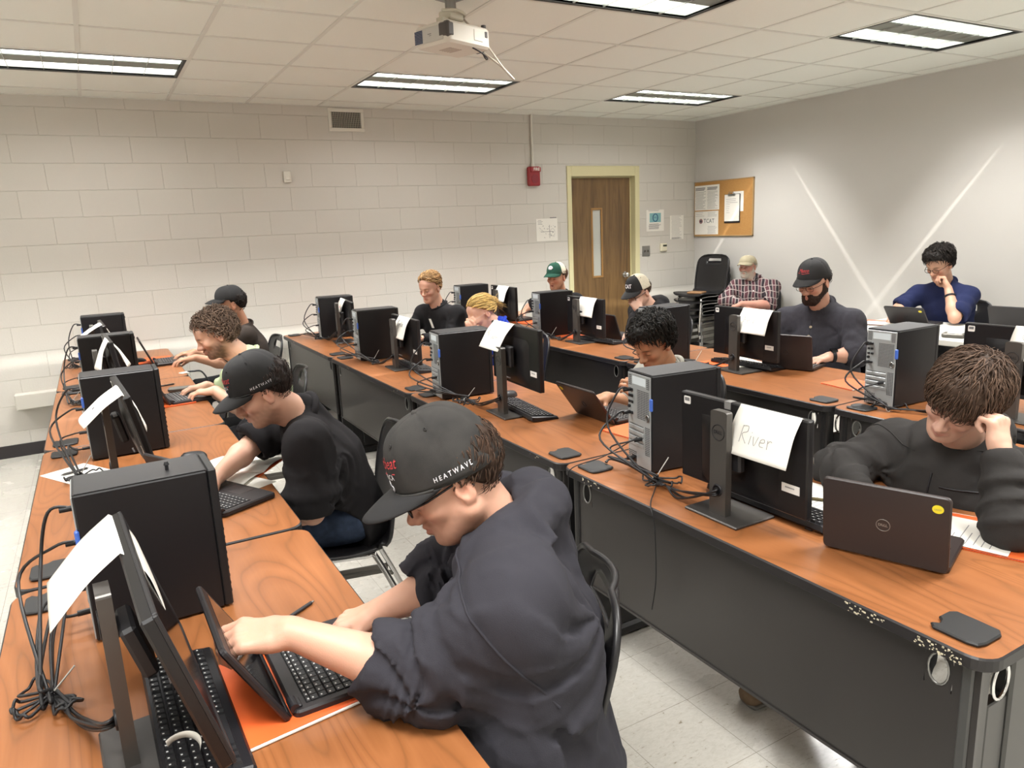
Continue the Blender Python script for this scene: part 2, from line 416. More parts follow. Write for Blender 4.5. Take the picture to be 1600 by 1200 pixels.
def photometry(L, cx, cy, soft, base):
    """light distribution of a parabolic louvre: cut off along and across the lanes, a little stray light beyond"""
    T, em, M, tx, ty = lamp_dir(L)
    a = M('MULTIPLY', step(T, M, M('ABSOLUTE', tx), cx * 1.12, cx * .92), step(T, M, M('ABSOLUTE', ty), cy + soft * .5, cy - soft))
    T.links.new(M('MULTIPLY_ADD', a, 1 - base, base), em.inputs['Strength'])
def glint(L, t, w, sgn):
    T, em, M, tx, ty = lamp_dir(L); d = M('ABSOLUTE', M('SUBTRACT', M('MULTIPLY', ty, sgn), t))
    T.links.new(M('MULTIPLY', step(T, M, d, w, 0.0), step(T, M, M('ABSOLUTE', tx), 1.9, 1.5)), em.inputs['Strength'])
for i, j in fix:
    x0 = GX + i * G; y0 = GY + j * G
    if (i, j) in vis: troffer(i, j, vis[i, j])
    if x0 + 2 * G < XL or y0 + G < YF: continue
    L = bpy.data.lights.new('troffer_lamp', 'AREA'); L.shape = 'RECTANGLE'; L.size = 1.12; L.size_y = .5
    L.energy = 52; L.color = (1, .985, .96); L.spread = math.radians(160); photometry(L, 1.9, .80, .08, .24)
    o = bpy.data.objects.new('troffer_lamp', L); COL.objects.link(o); o.location = (x0 + G, y0 + G / 2, HZ - .008)
    if (i, j) in vis:
        for sgn in (-1, 1):      # added strip lamp in place of the polished lane edge's glint, thrown to the other side
            L = bpy.data.lights.new('added_glint_lamp', 'AREA'); L.shape = 'RECTANGLE'; L.size = 1.1; L.size_y = .012
            L.energy = 55.0; L.color = (1, .97, .90); glint(L, .755, .028, -sgn)
            o = bpy.data.objects.new('added_glint_lamp', L); COL.objects.link(o); o.location = (x0 + G, y0 + G / 2 + sgn * .27, HZ - .009)
w = bpy.data.worlds.new('world'); SC.world = w; w.use_nodes = True
w.node_tree.nodes['Background'].inputs[0].default_value = (.9, .95, 1, 1); w.node_tree.nodes['Background'].inputs[1].default_value = .02
SC.view_settings.view_transform = 'Standard'; SC.view_settings.look = 'None'; SC.view_settings.exposure = .29; SC.cycles.diffuse_bounces = 6; SC.view_settings.gamma = 1

# ================================================================ wall fittings
v = MB(); v.box(-.165, .165, -.012, 0, -.098, .098, .004, 0)
vt = thing('air_grille', 'white louvred air grille high on the block wall', 'vent', (2.187, WY, 2.612))
g = MB()
for q in ((-.166, .166, .068, .1), (-.166, .166, -.1, -.068), (-.166, -.136, -.068, .068), (.136, .166, -.068, .068)): g.box(q[0], q[1], -.012, 0, q[2], q[3], .003)
g.build('frame', M_WHITE, vt)
g = MB(); g.box(-.137, .137, -.002, 0, -.07, .07); g.build('duct_opening', mat('duct_dark', '1d1d1d', .9), vt)
g = MB()
for k in range(17): x = -.128 + .256 * k / 16; g.at((x, -.006, 0), (0, 0, .5)); g.box(-.0015, .0015, -.005, .005, -.07, .07)
g.at()
for k in range(1, 8): z = -.07 + .14 * k / 8; g.box(-.137, .137, -.005, -.003, z - .001, z + .001)
g.build('louver', mat('grille_blade', 'a8a59c', .5), vt)
s = thing('occupancy_sensor', 'small beige sensor box on the upper block wall', 'sensor', (1.605, WY, 2.12))
g = MB(); g.box(-.032, .032, -.03, 0, -.05, .05, .006); g.build('body', M_WHITE, s)
g = MB(); g.box(-.018, .018, -.038, -.03, -.03, .005, .004); g.build('lens', mat('sensor_lens', 'e9e6dc', .2), s)
a = thing('fire_alarm', 'red fire alarm strobe box beside the door', 'fire alarm', (4.14, WY, 2.12)); M_RED = mat('alarm_red', '96232a', .4)
g = MB(); g.box(-.068, .068, -.055, 0, -.11, .085, .01); g.build('body', M_RED, a)
g = MB(); g.box(-.05, .066, -.075, -.05, .03, .078, .006); g.build('strobe_lens', mat('strobe_lens', 'a8454a', .15), a)
g = MB(); tv, tf = text_geo('FIRE', .042, bold=.02); g.add([(x + .01, -.0765, y + .055) for x, y in tv], tf); g.build('lettering', mat('alarm_white', 'e8e4dd', .5), a)
g = MB(); g.cyl((.0, -.055, -.04), (.0, -.06, -.04), .045, 24); g.build('horn', mat('alarm_red_dark', '84202a', .5), a)
g = MB(); g.cyl((0, -.02, .085), (0, -.02, HZ - 2.12), .0125, 12); g.cyl((0, -.02, .085), (0, -.02, .14), .022, 12, .0125); g.build('conduit', M_WHITE, a)
rc = MB(); rc.box(-.66, -.02, WY - .1, WY, .385, .505, .006); tag(rc.build('cable_raceway', mat('raceway_beige', 'c6c2b8', .5)), 'beige metal raceway box low on the block wall behind the desks', 'raceway')
ot = thing('wall_outlet', 'outlet box on the block wall at the end of the middle desks', 'outlet', (1.50, WY, .47))
g = MB(); g.box(-.06, .06, -.05, 0, -.05, .05, .006); g.build('body', M_WHITE, ot)
g = MB(); g.box(-.03, .03, -.1, -.05, -.025, .025, .006); g.build('plug', M_BLACK, ot)
sw = thing('light_switch', 'grey steel double light switch plate by the door', 'switch', (5.665, WY, 1.255))
g = MB(); g.box(-.058, .058, -.006, 0, -.06, .06, .002); g.build('plate', M_STEEL, sw)
for x in (-.023, .023):
    g = MB(); g.at((x, -.006, .0), (.5, 0, 0)); g.box(-.005, .005, -.012, .004, -.012, .012, .002); g.build('toggle', mat('switch_toggle', '5b5650', .5), sw)
th = thing('thermostat', 'cream thermostat with small dark display', 'thermostat', (5.92, WY, 1.285))
g = MB(); g.box(-.05, .05, -.028, 0, -.045, .045, .008); g.build('body', mat('thermostat_cream', 'dcd6bd', .4), th)
g = MB(); g.box(-.018, .04, -.031, -.028, .008, .03, .001); g.build('display', mat('lcd_dark', '3c4238', .2), th)
# papers on the walls: thin sheets with printing of their own
M_PAPER = mat('paper', 'e6e3db', .7); M_INK = mat('ink_grey', '6d6c6e', .8); M_BLUE = mat('ink_blue', '2f5f86', .6); M_INKL = mat('ink_pale', '8f8d8e', .8)
def lines(g, x0, x1, z0, z1, n, y, m, seed=0, th=.0016):
    r = random.Random(seed)
    for k in range(n):
        z = z1 - (z1 - z0) * k / max(1, n - 1); g.box(x0 + r.random() * .01, x1 - r.random() * (x1 - x0) * .3, y - .0004, y, z - th, z + th, m=m)
def sheet(name, label, cat, x, z, w, h, tilt, art, mats, wall='b'):
    g = MB(); yy = -.003
    def fn(u, v): return (-w / 2 + w * u, yy - .006 * max(0, v - .6) ** 2 - .003 * math.sin(u * 3), -h / 2 + h * (1 - v))
    g.box(-w / 2, w / 2, yy, yy + .0015, -h / 2, h / 2, m=0); art(g, yy)
    o = g.build(name, mats); o.location = (x, WY, z) if wall == 'b' else (WX, x, z)
    o.rotation_euler = (0, tilt, 0) if wall == 'b' else (0, 0, -PI / 2)
    if wall != 'b' and tilt: o.rotation_euler = Matrix.Rotation(-PI / 2, 3, 'Z').to_4x4().to_euler()
    return tag(o, label, cat)
def art_map(g, y):
    r = random.Random(3)
    g.box(-.08, .08, y - .0005, y, -.022, -.018, m=1); g.box(.03, .034, y - .0005, y, -.09, .05, m=1)
    for k in range(26):
        x = r.uniform(-.1, .11); z = r.uniform(-.09, .04); a = r.uniform(.004, .014)
        g.box(x, x + a, y - .0005, y, z, z + .003, m=1); g.box(x, x + .002, y - .0005, y, z, z + a, m=1)
    lines(g, -.12, -.05, .06, .1, 4, y, 1, 2); g.tube([(.07 + .03 * math.cos(t), y, -.03 + .04 * math.sin(t)) for t in np.linspace(0, 6, 14)], .0012, 4, m=1)
    g.box(.04, .12, y - .004, y, .12, .128, m=1)
sheet('floor_plan_sheet', 'white sheet with a sketched floor plan left of the door', 'paper', 4.30, 1.555, .27, .235, 0, art_map, [M_PAPER, M_INK])
def art_logo(g, y):
    g.box(-.085, .085, y - .0005, y, -.02, .085, m=2)
    g.tube([(.0 + .036 * math.cos(t), y - .001, .032 + .042 * math.sin(t)) for t in np.linspace(0, 2 * PI, 24)[:-1]], .006, 4, closed=True, m=3)
    g.prism([(x, z) for x, z in circ(0, .032, .026, 20)], -y, -y + .001, m=0, axis='z') if 0 else None
    tv, tf = text_geo('WE', .03); g.add([(a, y - .001, b_ + .032) for a, b_ in tv], tf, 3)
    lines(g, -.11, .11, .108, .118, 2, y, 1, 5); lines(g, -.1, .1, -.095, -.04, 6, y, 1, 6, .003)
sheet('notice_sheet', 'white notice with a blue panel and round emblem above the light switch', 'paper', 5.805, 1.60, .265, .245, 0, art_logo, [M_PAPER, M_INKL, mat('notice_teal', '7fb0b4', .6), M_BLUE])
def art_txt(g, y): lines(g, -.085, .085, -.13, .13, 18, y, 1, 9); lines(g, -.085, .085, -.135, -.12, 4, y, 1, 10)
sheet('typed_sheet', 'plain typed sheet pinned between the notice and the corner', 'paper', 6.137, 1.508, .215, .28, 0, art_txt, [M_PAPER, M_INKL])
# bulletin board on the right wall
bb = thing('bulletin_board', 'cork bulletin board near the corner of the grey wall', 'bulletin board', (WX, 6.29, 1.71), -PI / 2)
def cork():
    N = Nodes('cork'); v = N.coord(); N.l(N.ramp(N.noise(v, 160, 4, .7), [(.35, lin('9c6f3b')), (.6, lin('bb8c50')), (.8, lin('c99e66'))]), N.b.inputs['Base Color']); N.b.inputs['Roughness'].default_value = .9; return N.m
g = MB(); g.box(-.445, .445, -.018, 0, -.31, .30); g.build('cork_panel', cork(), bb)
g = MB()
for q in ((-.455, .455, .3, .312), (-.455, .455, -.322, -.31), (-.455, -.443, -.322, .312), (.443, .455, -.322, .312)): g.box(q[0], q[1], -.022, 0, q[2], q[3], .002)
g.build('frame', mat('board_frame', 'a98a5e', .4), bb)
def bsheet(name, label, u, z, w, h, art, mats, dy=-.021):
    g = MB(); g.box(-w / 2, w / 2, dy, dy + .0012, -h / 2, h / 2, m=0); art(g, dy); o = g.build(name, mats); o.location = (WX, 6.29 - u, 1.71 + z); o.rotation_euler = (0, 0, -PI / 2); return tag(o, label, 'paper')
def art_a(g, y):
    for x0 in (-.19, .005): lines(g, x0, x0 + .17, .09, .115, 3, y, 1, 4, .004); lines(g, x0, x0 + .18, -.125, .07, 16, y, 1, int(x0 * 100) + 50)
bsheet('pinned_poster', 'two-column printed poster at the top of the cork board', -.25, .125, .40, .285, art_a, [M_PAPER, M_INK])
def art_b(g, y):
    tv, tf = text_geo('TCAT', .068); g.add([(a + .045, y - .0012, q + .02) for a, q in tv], tf, 2)
    g.tube([(-.085 + .022 * math.cos(t), y - .001, .02 + .024 * math.sin(t)) for t in np.linspace(0, 2 * PI, 20)[:-1]], .005, 4, closed=True, m=3)
    g.tube([(-.085 + .009 * math.cos(t), y - .001, .02 + .01 * math.sin(t)) for t in np.linspace(0, 2 * PI, 12)[:-1]], .006, 4, closed=True, m=2)
    lines(g, .02, .18, -.12, -.04, 7, y, 1, 12); lines(g, .02, .18, .075, .12, 4, y, 1, 13); lines(g, -.18, -.02, .08, .12, 3, y, 1, 14)
bsheet('college_flyer', 'white flyer lettered TCAT at the bottom of the cork board', -.255, -.165, .385, .27, art_b, [M_PAPER, M_INKL, mat('ink_dark', '3c434c', .7), mat('ink_red', '8e3d46', .7)], -.0195)
bsheet('backing_sheet', 'white sheet tucked behind the clipboard', .235, .06, .16, .22, lambda g, y: None, [M_PAPER], -.0195)
cb = thing('clipboard', 'clipboard with a form hanging on the cork board', 'clipboard', (WX, 6.29 - .155, 1.70), -PI / 2)
g = MB(); g.box(-.118, .118, -.028, -.023, -.165, .155, .002); g.build('board', M_BLACK, cb)
g = MB(); g.box(-.112, .11, -.031, -.0285, -.145, .15, m=0); lines(g, -.09, .09, .06, .1, 3, -.031, 1, 3, .002); lines(g, -.09, -.03, -.05, .04, 5, -.031, 1, 4); g.build('form', [M_PAPER, M_INKL], cb)
g = MB(); g.box(-.055, .055, -.045, -.03, .135, .158, .005); g.tube([(-.05, -.04, .14), (-.03, -.045, .175), (.03, -.045, .175), (.05, -.04, .14)], .003, 6); g.build('clip', M_STEEL, cb)

# ================================================================ projector hung from the ceiling
M_PJ = mat('projector_white', 'd4cfc4', .45); M_PJD = mat('projector_dark', '4b4644', .5)
pj = thing('projector', 'white projector hanging from the ceiling on a mount with dangling cables', 'projector', (1.72, 3.52, HZ), math.radians(20)); pj.scale = (.9, .9, .95)
g = MB(); g.box(-.06, .06, -.06, .06, -.012, -.004, .003); g.cyl((0, 0, -.012), (0, 0, -.07), .03, 16); g.build('ceiling_plate', M_STEEL, pj)
g = MB(); g.box(-.055, .055, -.045, .045, -.115, -.07, .006); g.tube(spline([(-.09, -.02, -.08), (-.02, -.06, -.075), (.07, -.04, -.08), (.09, .02, -.085)], 5), .008, 8)
g.box(-.1, -.05, -.03, .02, -.15, -.11, .004); g.box(.03, .08, -.03, .02, -.14, -.11, .004); g.build('mount_arm', mat('mount_cream', 'c9c2b2', .4), pj)
g = MB(); poly = rrect(-.17, .17, -.135, .125, .03, 5); g.prism(poly, -.255, -.15, bevel=.012); g.build('body', M_PJ, pj)
g = MB(); g.box(-.174, -.165, -.1, .1, -.24, -.168, .003); g.build('front_panel', mat('projector_front', 'bcb9b2', .4), pj)
g = MB(); g.box(-.176, -.12, -.139, -.062, -.232, -.156, .012); g.build('lens_housing', M_PJD, pj)
g = MB(); g.box(-.1748, -.174, -.012, .014, -.203, -.199); g.box(-.1748, -.174, -.012, .004, -.211, -.208); g.build('brand_mark', mat('brand_grey', '7e7a76', .5), pj)
g = MB(); g.box(.03, .10, -.138, -.13, -.225, -.17, .002); g.build('side_vent', M_PJ, pj)
g = MB()
for k in range(9): g.box(-.176, -.172, .055, .115, -.236 + k * .007, -.231 + k * .007)
g.build('intake_grille', mat('grille_blue', '2d3c5c', .4), pj)
g = MB(); g.box(.12, .14, -.138, -.132, -.2, -.17, .002); g.cyl((.15, -.1, -.15), (.15, -.1, -.13), .014, 12); g.build('foot', M_PJD, pj)
g = MB()
for k in range(5): g.box(-.06 + k * .02, -.05 + k * .02, -.04, .05, -.2565, -.2545)
g.build('underside_vent', mat('vent_pinkish', 'b4a79d', .6), pj)
M_CORDL = mat('grey_cord', 'b8afa2', .5); M_CORD = mat('black_cord', '1a191b', .45)
g = MB(); g.tube(spline([(.10, .08, 0), (.12, .02, -.08), (.17, -.08, -.2), (.24, -.15, -.33), (.29, -.19, -.395), (.25, -.14, -.33), (.2, -.05, -.25)], 8), .0055, 8); g.build('hanging_cable', M_CORDL, pj)
g = MB(); g.tube(spline([(.06, .06, 0), (.085, .02, -.06), (.07, -.02, -.11), (.04, -.04, -.15)], 8), .004, 8)
g.tube(spline([(.04, -.11, -.255), (.08, -.14, -.28), (.15, -.12, -.295), (.2, -.06, -.28), (.19, -.03, -.22)], 8), .004, 8); g.box(.17, .2, -.06, .0, -.25, -.21, .006); g.build('power_cord', M_CORD, pj)
# ================================================================ furniture
def laminate():
    N = Nodes('cherry_laminate'); b = N.b
    oi = N.n('ShaderNodeObjectInfo'); tc = N.n('ShaderNodeTexCoord')
    mp = N.n('ShaderNodeMapping'); mp.inputs['Scale'].default_value = (7.5, 1.25, 1)
    ad = N.n('ShaderNodeVectorMath', operation='ADD'); sc_ = N.n('ShaderNodeVectorMath', operation='SCALE'); sc_.inputs['Scale'].default_value = 1
    N.l(tc.outputs['Object'], ad.inputs[0]); N.l(oi.outputs['Location'], ad.inputs[1]); N.l(ad.outputs[0], mp.inputs['Vector'])
    n0 = N.n('ShaderNodeTexNoise'); n0.inputs['Scale'].default_value = .62; n0.inputs['Detail'].default_value = 1.5; n0.inputs['Distortion'].default_value = .35
    N.l(mp.outputs[0], n0.inputs['Vector'])
    mu = N.n('ShaderNodeMath', operation='MULTIPLY'); mu.inputs[1].default_value = 21; N.l(n0.outputs['Fac'], mu.inputs[0])
    fr = N.n('ShaderNodeMath', operation='FRACT'); N.l(mu.outputs[0], fr.inputs[0])
    v2 = N.coord((160, 4, 1)); f2 = N.noise(v2, 1, 3, .6)
    v3 = N.coord((5, 1.6, 1)); f3 = N.noise(v3, 1, 3, .5)
    c1 = N.ramp(fr.outputs[0], [(0, lin('6c4425')), (.10, lin('88532d')), (.5, lin('9a623a')), (.9, lin('8b5530')), (1, lin('6c4425'))])
    c2 = N.ramp(f2, [(.3, lin('784828')), (.7, lin('99653d'))]); c3 = N.ramp(f3, [(.3, lin('7c4b2a')), (.7, lin('9c633b'))])
    m1 = N.n('ShaderNodeMix', data_type='RGBA'); m1.inputs['Factor'].default_value = .24; N.l(c1, m1.inputs[6]); N.l(c2, m1.inputs[7])
    m2 = N.n('ShaderNodeMix', data_type='RGBA'); m2.inputs['Factor'].default_value = .35; N.l(m1.outputs[2], m2.inputs[6]); N.l(c3, m2.inputs[7])
    N.l(m2.outputs[2], b.inputs['Base Color']); b.inputs['Roughness'].default_value = .36; b.inputs['Specular IOR Level'].default_value = .45
    return N.m
M_WOOD = laminate(); M_EDGE = mat('black_edge_band', '1f1c1d', .45)
M_PANEL = mat('dark_panel_steel', '2b2827', .3, spec=.6, var=.08, vscale=3); M_LEG = mat('leg_grey_steel', '4a4a49', .4, .3); M_LEGB = mat('leg_black_steel', '191819', .42)
M_LIDB = mat('cable_lid_black', '1b1b1c', .55); M_CHIP = mat('edge_chip', 'c9bfa6', .8)
TL, TW, TH = 1.508, .758, .737
def table(name, label, group, x, y, rz=0, chips=(), endcap=False):
    t = thing(name, label, 'table', (x, y, 0), rz, group)
    g = MB(); g.prism(rrect(0, TW, 0, TL, .05, 6), TH - .031, TH, m=0, side_m=1, bevel=.004)
    for cy, n_, sd in chips:
        r = random.Random(sd)
        for k in range(n_):
            yy = cy + r.uniform(-.05, .05); zz = TH - .017 + r.uniform(-.011, .011); s_ = r.uniform(.0008, .0028)
            g.box(-.0012, .002, yy - s_, yy + s_, zz - s_ * .7, zz + s_ * .7, m=2)
    g.build('tabletop', [M_WOOD, M_EDGE, M_CHIP], t)
    g = MB(); pz0, pz1 = .30, TH - .034; hx = .036
    # modesty panel with two oval cable holes near its upper corners
    def holepoly(cy): return [(cy + .022 * math.cos(a), .655 + .036 * math.sin(a)) for a in np.linspace(0, 2 * PI, 17)[:-1]]
    y0, y1 = .03, TL - .03; hs = (.115, TL - .115); hw = .03
    for a, b_ in ((y0, hs[0] - hw), (hs[0] + hw, hs[1] - hw), (hs[1] + hw, y1)): g.box(hx, hx + .012, a, b_, pz0, pz1)
    for hy in hs:
        g.box(hx, hx + .012, hy - hw, hy + hw, pz0, .61); g.box(hx, hx + .012, hy - hw, hy + hw, .70, pz1)
        hp = holepoly(hy); sq = []
        for (py, pz) in hp:
            d = max(abs(py - hy) / hw, abs(pz - .655) / .045); sq.append((hy + (py - hy) / d, .655 + (pz - .655) / d))
        n = len(hp); vv = [(hx, *p) for p in hp] + [(hx, *p) for p in sq]
        g.add(vv, [(i, (i + 1) % n, n + (i + 1) % n, n + i) for i in range(n)])
    g.box(hx - .004, hx + .014, y0, y1, pz0 - .004, pz0 + .004)
    p = g.build('modesty_panel', M_PANEL, t)
    for hy in hs:
        g = MB(); g.tube([(hx - .001, *q) for q in holepoly(hy)], .0026, 6, closed=True); g.build('hole_trim', M_STEEL, p)
    for ly, sgn in ((.055, 1), (TL - .055, -1)):
        g = MB(); yo = ly - sgn * .022
        # wide sheet-metal leg with an oval cable hole high up
        g.box(.03, .10, ly - .012, ly + .012, .05, TH - .034, .004, 0); g.box(.175, .33, ly - .02, ly + .02, .05, TH - .034, .006, 0)
        g.box(.10, .175, ly - .012, ly + .012, .05, .58, .003, 0); g.box(.10, .175, ly - .012, ly + .012, .675, TH - .034, .003, 0)
        leg = g.build('leg', M_LEG if endcap and sgn > 0 else M_LEGB, t)
        g = MB(); g.tube([(.1375 + .03 * math.cos(a), ly - sgn * .013, .628 + .042 * math.sin(a)) for a in np.linspace(0, 2 * PI, 19)[:-1]], .0045, 6, closed=True); g.build('hole_trim', M_CHROME, leg)
        g = MB(); g.box(.03, .70, ly - .03, ly + .03, .0, .052, .012); g.build('foot', M_LEGB, leg)
        g = MB(); g.box(.05, .70, ly - .02, ly + .02, TH - .06, TH - .032, .004); g.build('top_bracket', M_LEGB, leg)
    lid_poly = lambda cy: [(a, b_ + cy) for a, b_ in ([(.04, -.05), (.06, -.056), (.115, -.056), (.132, -.045), (.135, .0), (.135, .045), (.12, .056), (.085, .056), (.075, .045), (.06, .04), (.048, .052), (.035, .04), (.034, -.03)])]
    for cy in (.095, TL - .10):
        g = MB(); g.prism(lid_poly(cy), TH, TH + .009, bevel=.003); g.build('cable_lid', M_LIDB, t)
    return t
XA, XB, XC = -.300, 1.403, 2.842
Y0 = .655
spans = [Y0 + k * 1.512 for k in range(4)]
gl, gm, gf = 'x', 'cherry laminate tables of the middle row', 'cherry laminate tables of the far row'
gl = 'cherry laminate tables of the row against the aisle'
lab_l = ['cherry table under the hoodie wearer’s open laptop and orange folder', 'cherry table where the man in the black tee rests his arm on papers',
         'cherry table under the curly-haired man’s laptop', 'cherry table against the block wall under the last tower of its row']
lab_m = ['long cherry table with chipped black edge carrying the DELL-badged monitor', 'cherry table where the grey-shirted black-haired student sits',
         'cherry table in front of the blonde woman in blue', 'cherry table against the block wall in front of the fair-haired man in black']
lab_f = ['cherry table under the monitor whose sheet starts with Sky', 'cherry table where the bearded man in dark cap types',
         'cherry table in front of the hooded man with a black and cream cap', 'cherry table against the block wall by the man in the green cap']
lab_l = [s.replace('’s', '') .replace('hoodie wearer', 'hoodie wearing man') for s in lab_l]
for k in range(4):
    table('classroom_table', lab_l[k], gl, XA, spans[k] - (.01 if k == 0 else 0))
    table('classroom_table', lab_m[k], gm, XB, spans[k], 0, [(.27, 26, 3), (.10, 45, 4), (1.32, 14, 5)] if k == 0 else [(.2, 4, k), (1.1, 3, k + 9)], endcap=(k == 0))
    table('classroom_table', lab_f[k], gf, XC, spans[k] - .06, 0, [(1.3, 12, 8)] if k == 2 else [])
# white folding table near the grey wall
M_WTOP = mat('white_table_plastic', 'd9d7d0', .45, bump=.05, bscale=400); M_GTUBE = mat('grey_tube', '6a6a68', .4, .5)
wt = thing('folding_table', 'white plastic folding table where the man in navy tee sits', 'table', (4.93, 1.85, 0))
g = MB(); g.prism(rrect(0, .76, 0, 1.83, .05, 6), .69, .735, bevel=.008); g.build('tabletop', M_WTOP, wt)
for y in (.22, 1.61):
    g = MB()
    for x in (.1, .66): g.cyl((x, y, 0), (x, y, .69), .014, 10)
    g.cyl((.1, y, .12), (.66, y, .12), .011, 8); g.cyl((.1, y, .66), (.66, y, .66), .011, 8); g.build('leg', M_GTUBE, wt)

# ---- shell chairs
M_SHELL = mat('black_chair_shell', '1c1b1d', .38, bump=.04, bscale=700)
M_STRETCH = mat('grey_stretcher', '6c6963', .45, .4)
def chair(name, label, x, y, rz, group='black shell chairs with chrome legs'):
    """local: sitter faces +x; origin on the floor under the seat centre"""
    t = thing(name, label, 'chair', (x, y, 0), rz, group)
    prof = spline([(.215, 0, .415), (.20, 0, .438), (.10, 0, .437), (-.05, 0, .425), (-.15, 0, .432), (-.205, 0, .475), (-.225, 0, .56), (-.245, 0, .68), (-.275, 0, .80), (-.295, 0, .862)], 4)
    n = len(prof) - 1
    L = [0]
    for i in range(n): L.append(L[-1] + (prof[i + 1] - prof[i]).length)
    tot = L[-1]
    def width(s):       # half width along the profile, rounded ends and a waist
        w = .225 - .028 * math.exp(-((s - .43) / .09) ** 2) * 1.0
        e0, e1 = .07, .13
        if s * tot < e0: w *= math.sqrt(max(0, 1 - (1 - s * tot / e0) ** 2)) * .45 + .55
        if (1 - s) * tot < e1: q = 1 - (1 - s) * tot / e1; w *= .42 + .58 * (max(0, 1 - q ** 2.6)) ** .5
        return w
    nv = 14
    g = MB(); V = []; F = []
    for i, p in enumerate(prof):
        s = L[i] / tot; w = width(s); back = max(0, (s - .45) / .55)
        for j in range(nv + 1):
            u = 2 * j / nv - 1; dish = .030 * u * u
            dx, dz = (dish * .9 if s > .45 else 0), (dish * .55 if s <= .5 else 0)
            V.append((p.x + dx, u * w, p.z + dz))
    def hole(i, j):
        return (1 - L[i] / tot) * tot > .045 and (1 - L[i + 1] / tot) * tot < .088 and 4 <= j < nv - 4
    for i in range(n):
        for j in range(nv):
            if not hole(i, j): F.append((i * (nv + 1) + j, i * (nv + 1) + j + 1, (i + 1) * (nv + 1) + j + 1, (i + 1) * (nv + 1) + j))
    g.add(V, F, smooth=True); sh = g.build('shell', M_SHELL, t, solid=.009)
    rim = [V[i * (nv + 1)] for i in range(n + 1)] + [V[n * (nv + 1) + j] for j in range(1, nv)] + [V[i * (nv + 1) + nv] for i in range(n, -1, -1)] + [V[j] for j in range(nv - 1, 0, -1)]
    g = MB(); g.tube(rim, .0085, 6, closed=True); g.build('rim', M_SHELL, sh)
    for sy in (1, -1):
        g = MB(); y = sy * .155
        g.tube(spline([(.26, sy * .215, .004), (.185, y + sy * .02, .36), (.14, y, .405), (-.09, y, .405), (-.14, y + sy * .012, .38), (-.30, sy * .225, .004)], 6), .0115, 10)
        fr_ = g.build('leg_frame', M_CHROME, t)
        g = MB(); y2 = sy * .198; g.box(-.215, .215, y2 - .004, y2 + .004, .15, .195, .003)
        g.tube(spline([(-.235, y2, .14), (-.15, y2, .168), (.15, y2, .168), (.235, y2, .14)], 4), .008, 6); g.build('stretcher', M_STRETCH, fr_)
        g = MB(); g.cyl((.26, sy * .215, 0), (.25, sy * .213, .035), .015, 10); g.build('leg_cap', M_BLACK, fr_)
        g = MB(); g.cyl((-.30, sy * .225, 0), (-.293, sy * .223, .035), .015, 10); g.build('leg_cap', M_BLACK, fr_)
    return t
# ================================================================ computers
M_CASE = mat('tower_black', '161517', .42, spec=.35); M_CASETOP = mat('tower_top_black', '232224', .5, bump=.08, bscale=900)
M_BEZ = mat('tower_bezel', '111113', .5); M_ZINC = mat('zinc_plate', 'a9adae', .42, .45); M_HOLE = mat('vent_dark', '0c0c0d', .9); M_LATCH = mat('blue_latch', '3e63b8', .4)
M_LBL = mat('service_label', 'c4ccd0', .5); M_STICK = mat('white_sticker', 'dedbd6', .5); M_MON = mat('monitor_black', '141315', .38, spec=.4); M_MONM = mat('monitor_matte', '1c1b1d', .55)
M_STAND = mat('stand_graphite', '55524f', .4, .55); M_SCREEN = mat('dark_screen', '0a0a0c', .1, spec=.6); M_KEY = mat('key_black', '1d1d20', .5); M_KEYL = mat('key_legend', 'c8c8c6', .6)
M_LAP = mat('laptop_dark', '232022', .45, spec=.4, bump=.04, bscale=1200); M_LAPB = mat('laptop_brown_black', '2d2524', .42); M_GREY = mat('logo_grey', '8f8b86', .4, .5); M_YEL = mat('yellow_sticker', 'e0cf2e', .5)
M_ORANGE = mat('orange_folder', 'e2632c', .55); M_PLATE = mat('stand_plate', '4e4b49', .35, .5)

def dell(g, cx, cy, r, mp, m_ring, m_text):
    """round badge: ring with the four letters inside; mp maps (u,v) on the surface to 3-D"""
    g.tube([mp(cx + r * math.cos(a), cy + r * math.sin(a)) for a in np.linspace(0, 2 * PI, 33)[:-1]], r * .055, 5, closed=True, m=m_ring)
    for ch, u, rot in (('D', -.50, 0), ('E', -.13, .75), ('L', .22, 0), ('L', .50, 0)):
        tv, tf = text_geo(ch, r * .62, bold=.03); c, s = math.cos(rot), math.sin(rot)
        g.add([mp(cx + u * r + a * c - b * s, cy + a * s + b * c) for a, b in tv], tf, m_text)

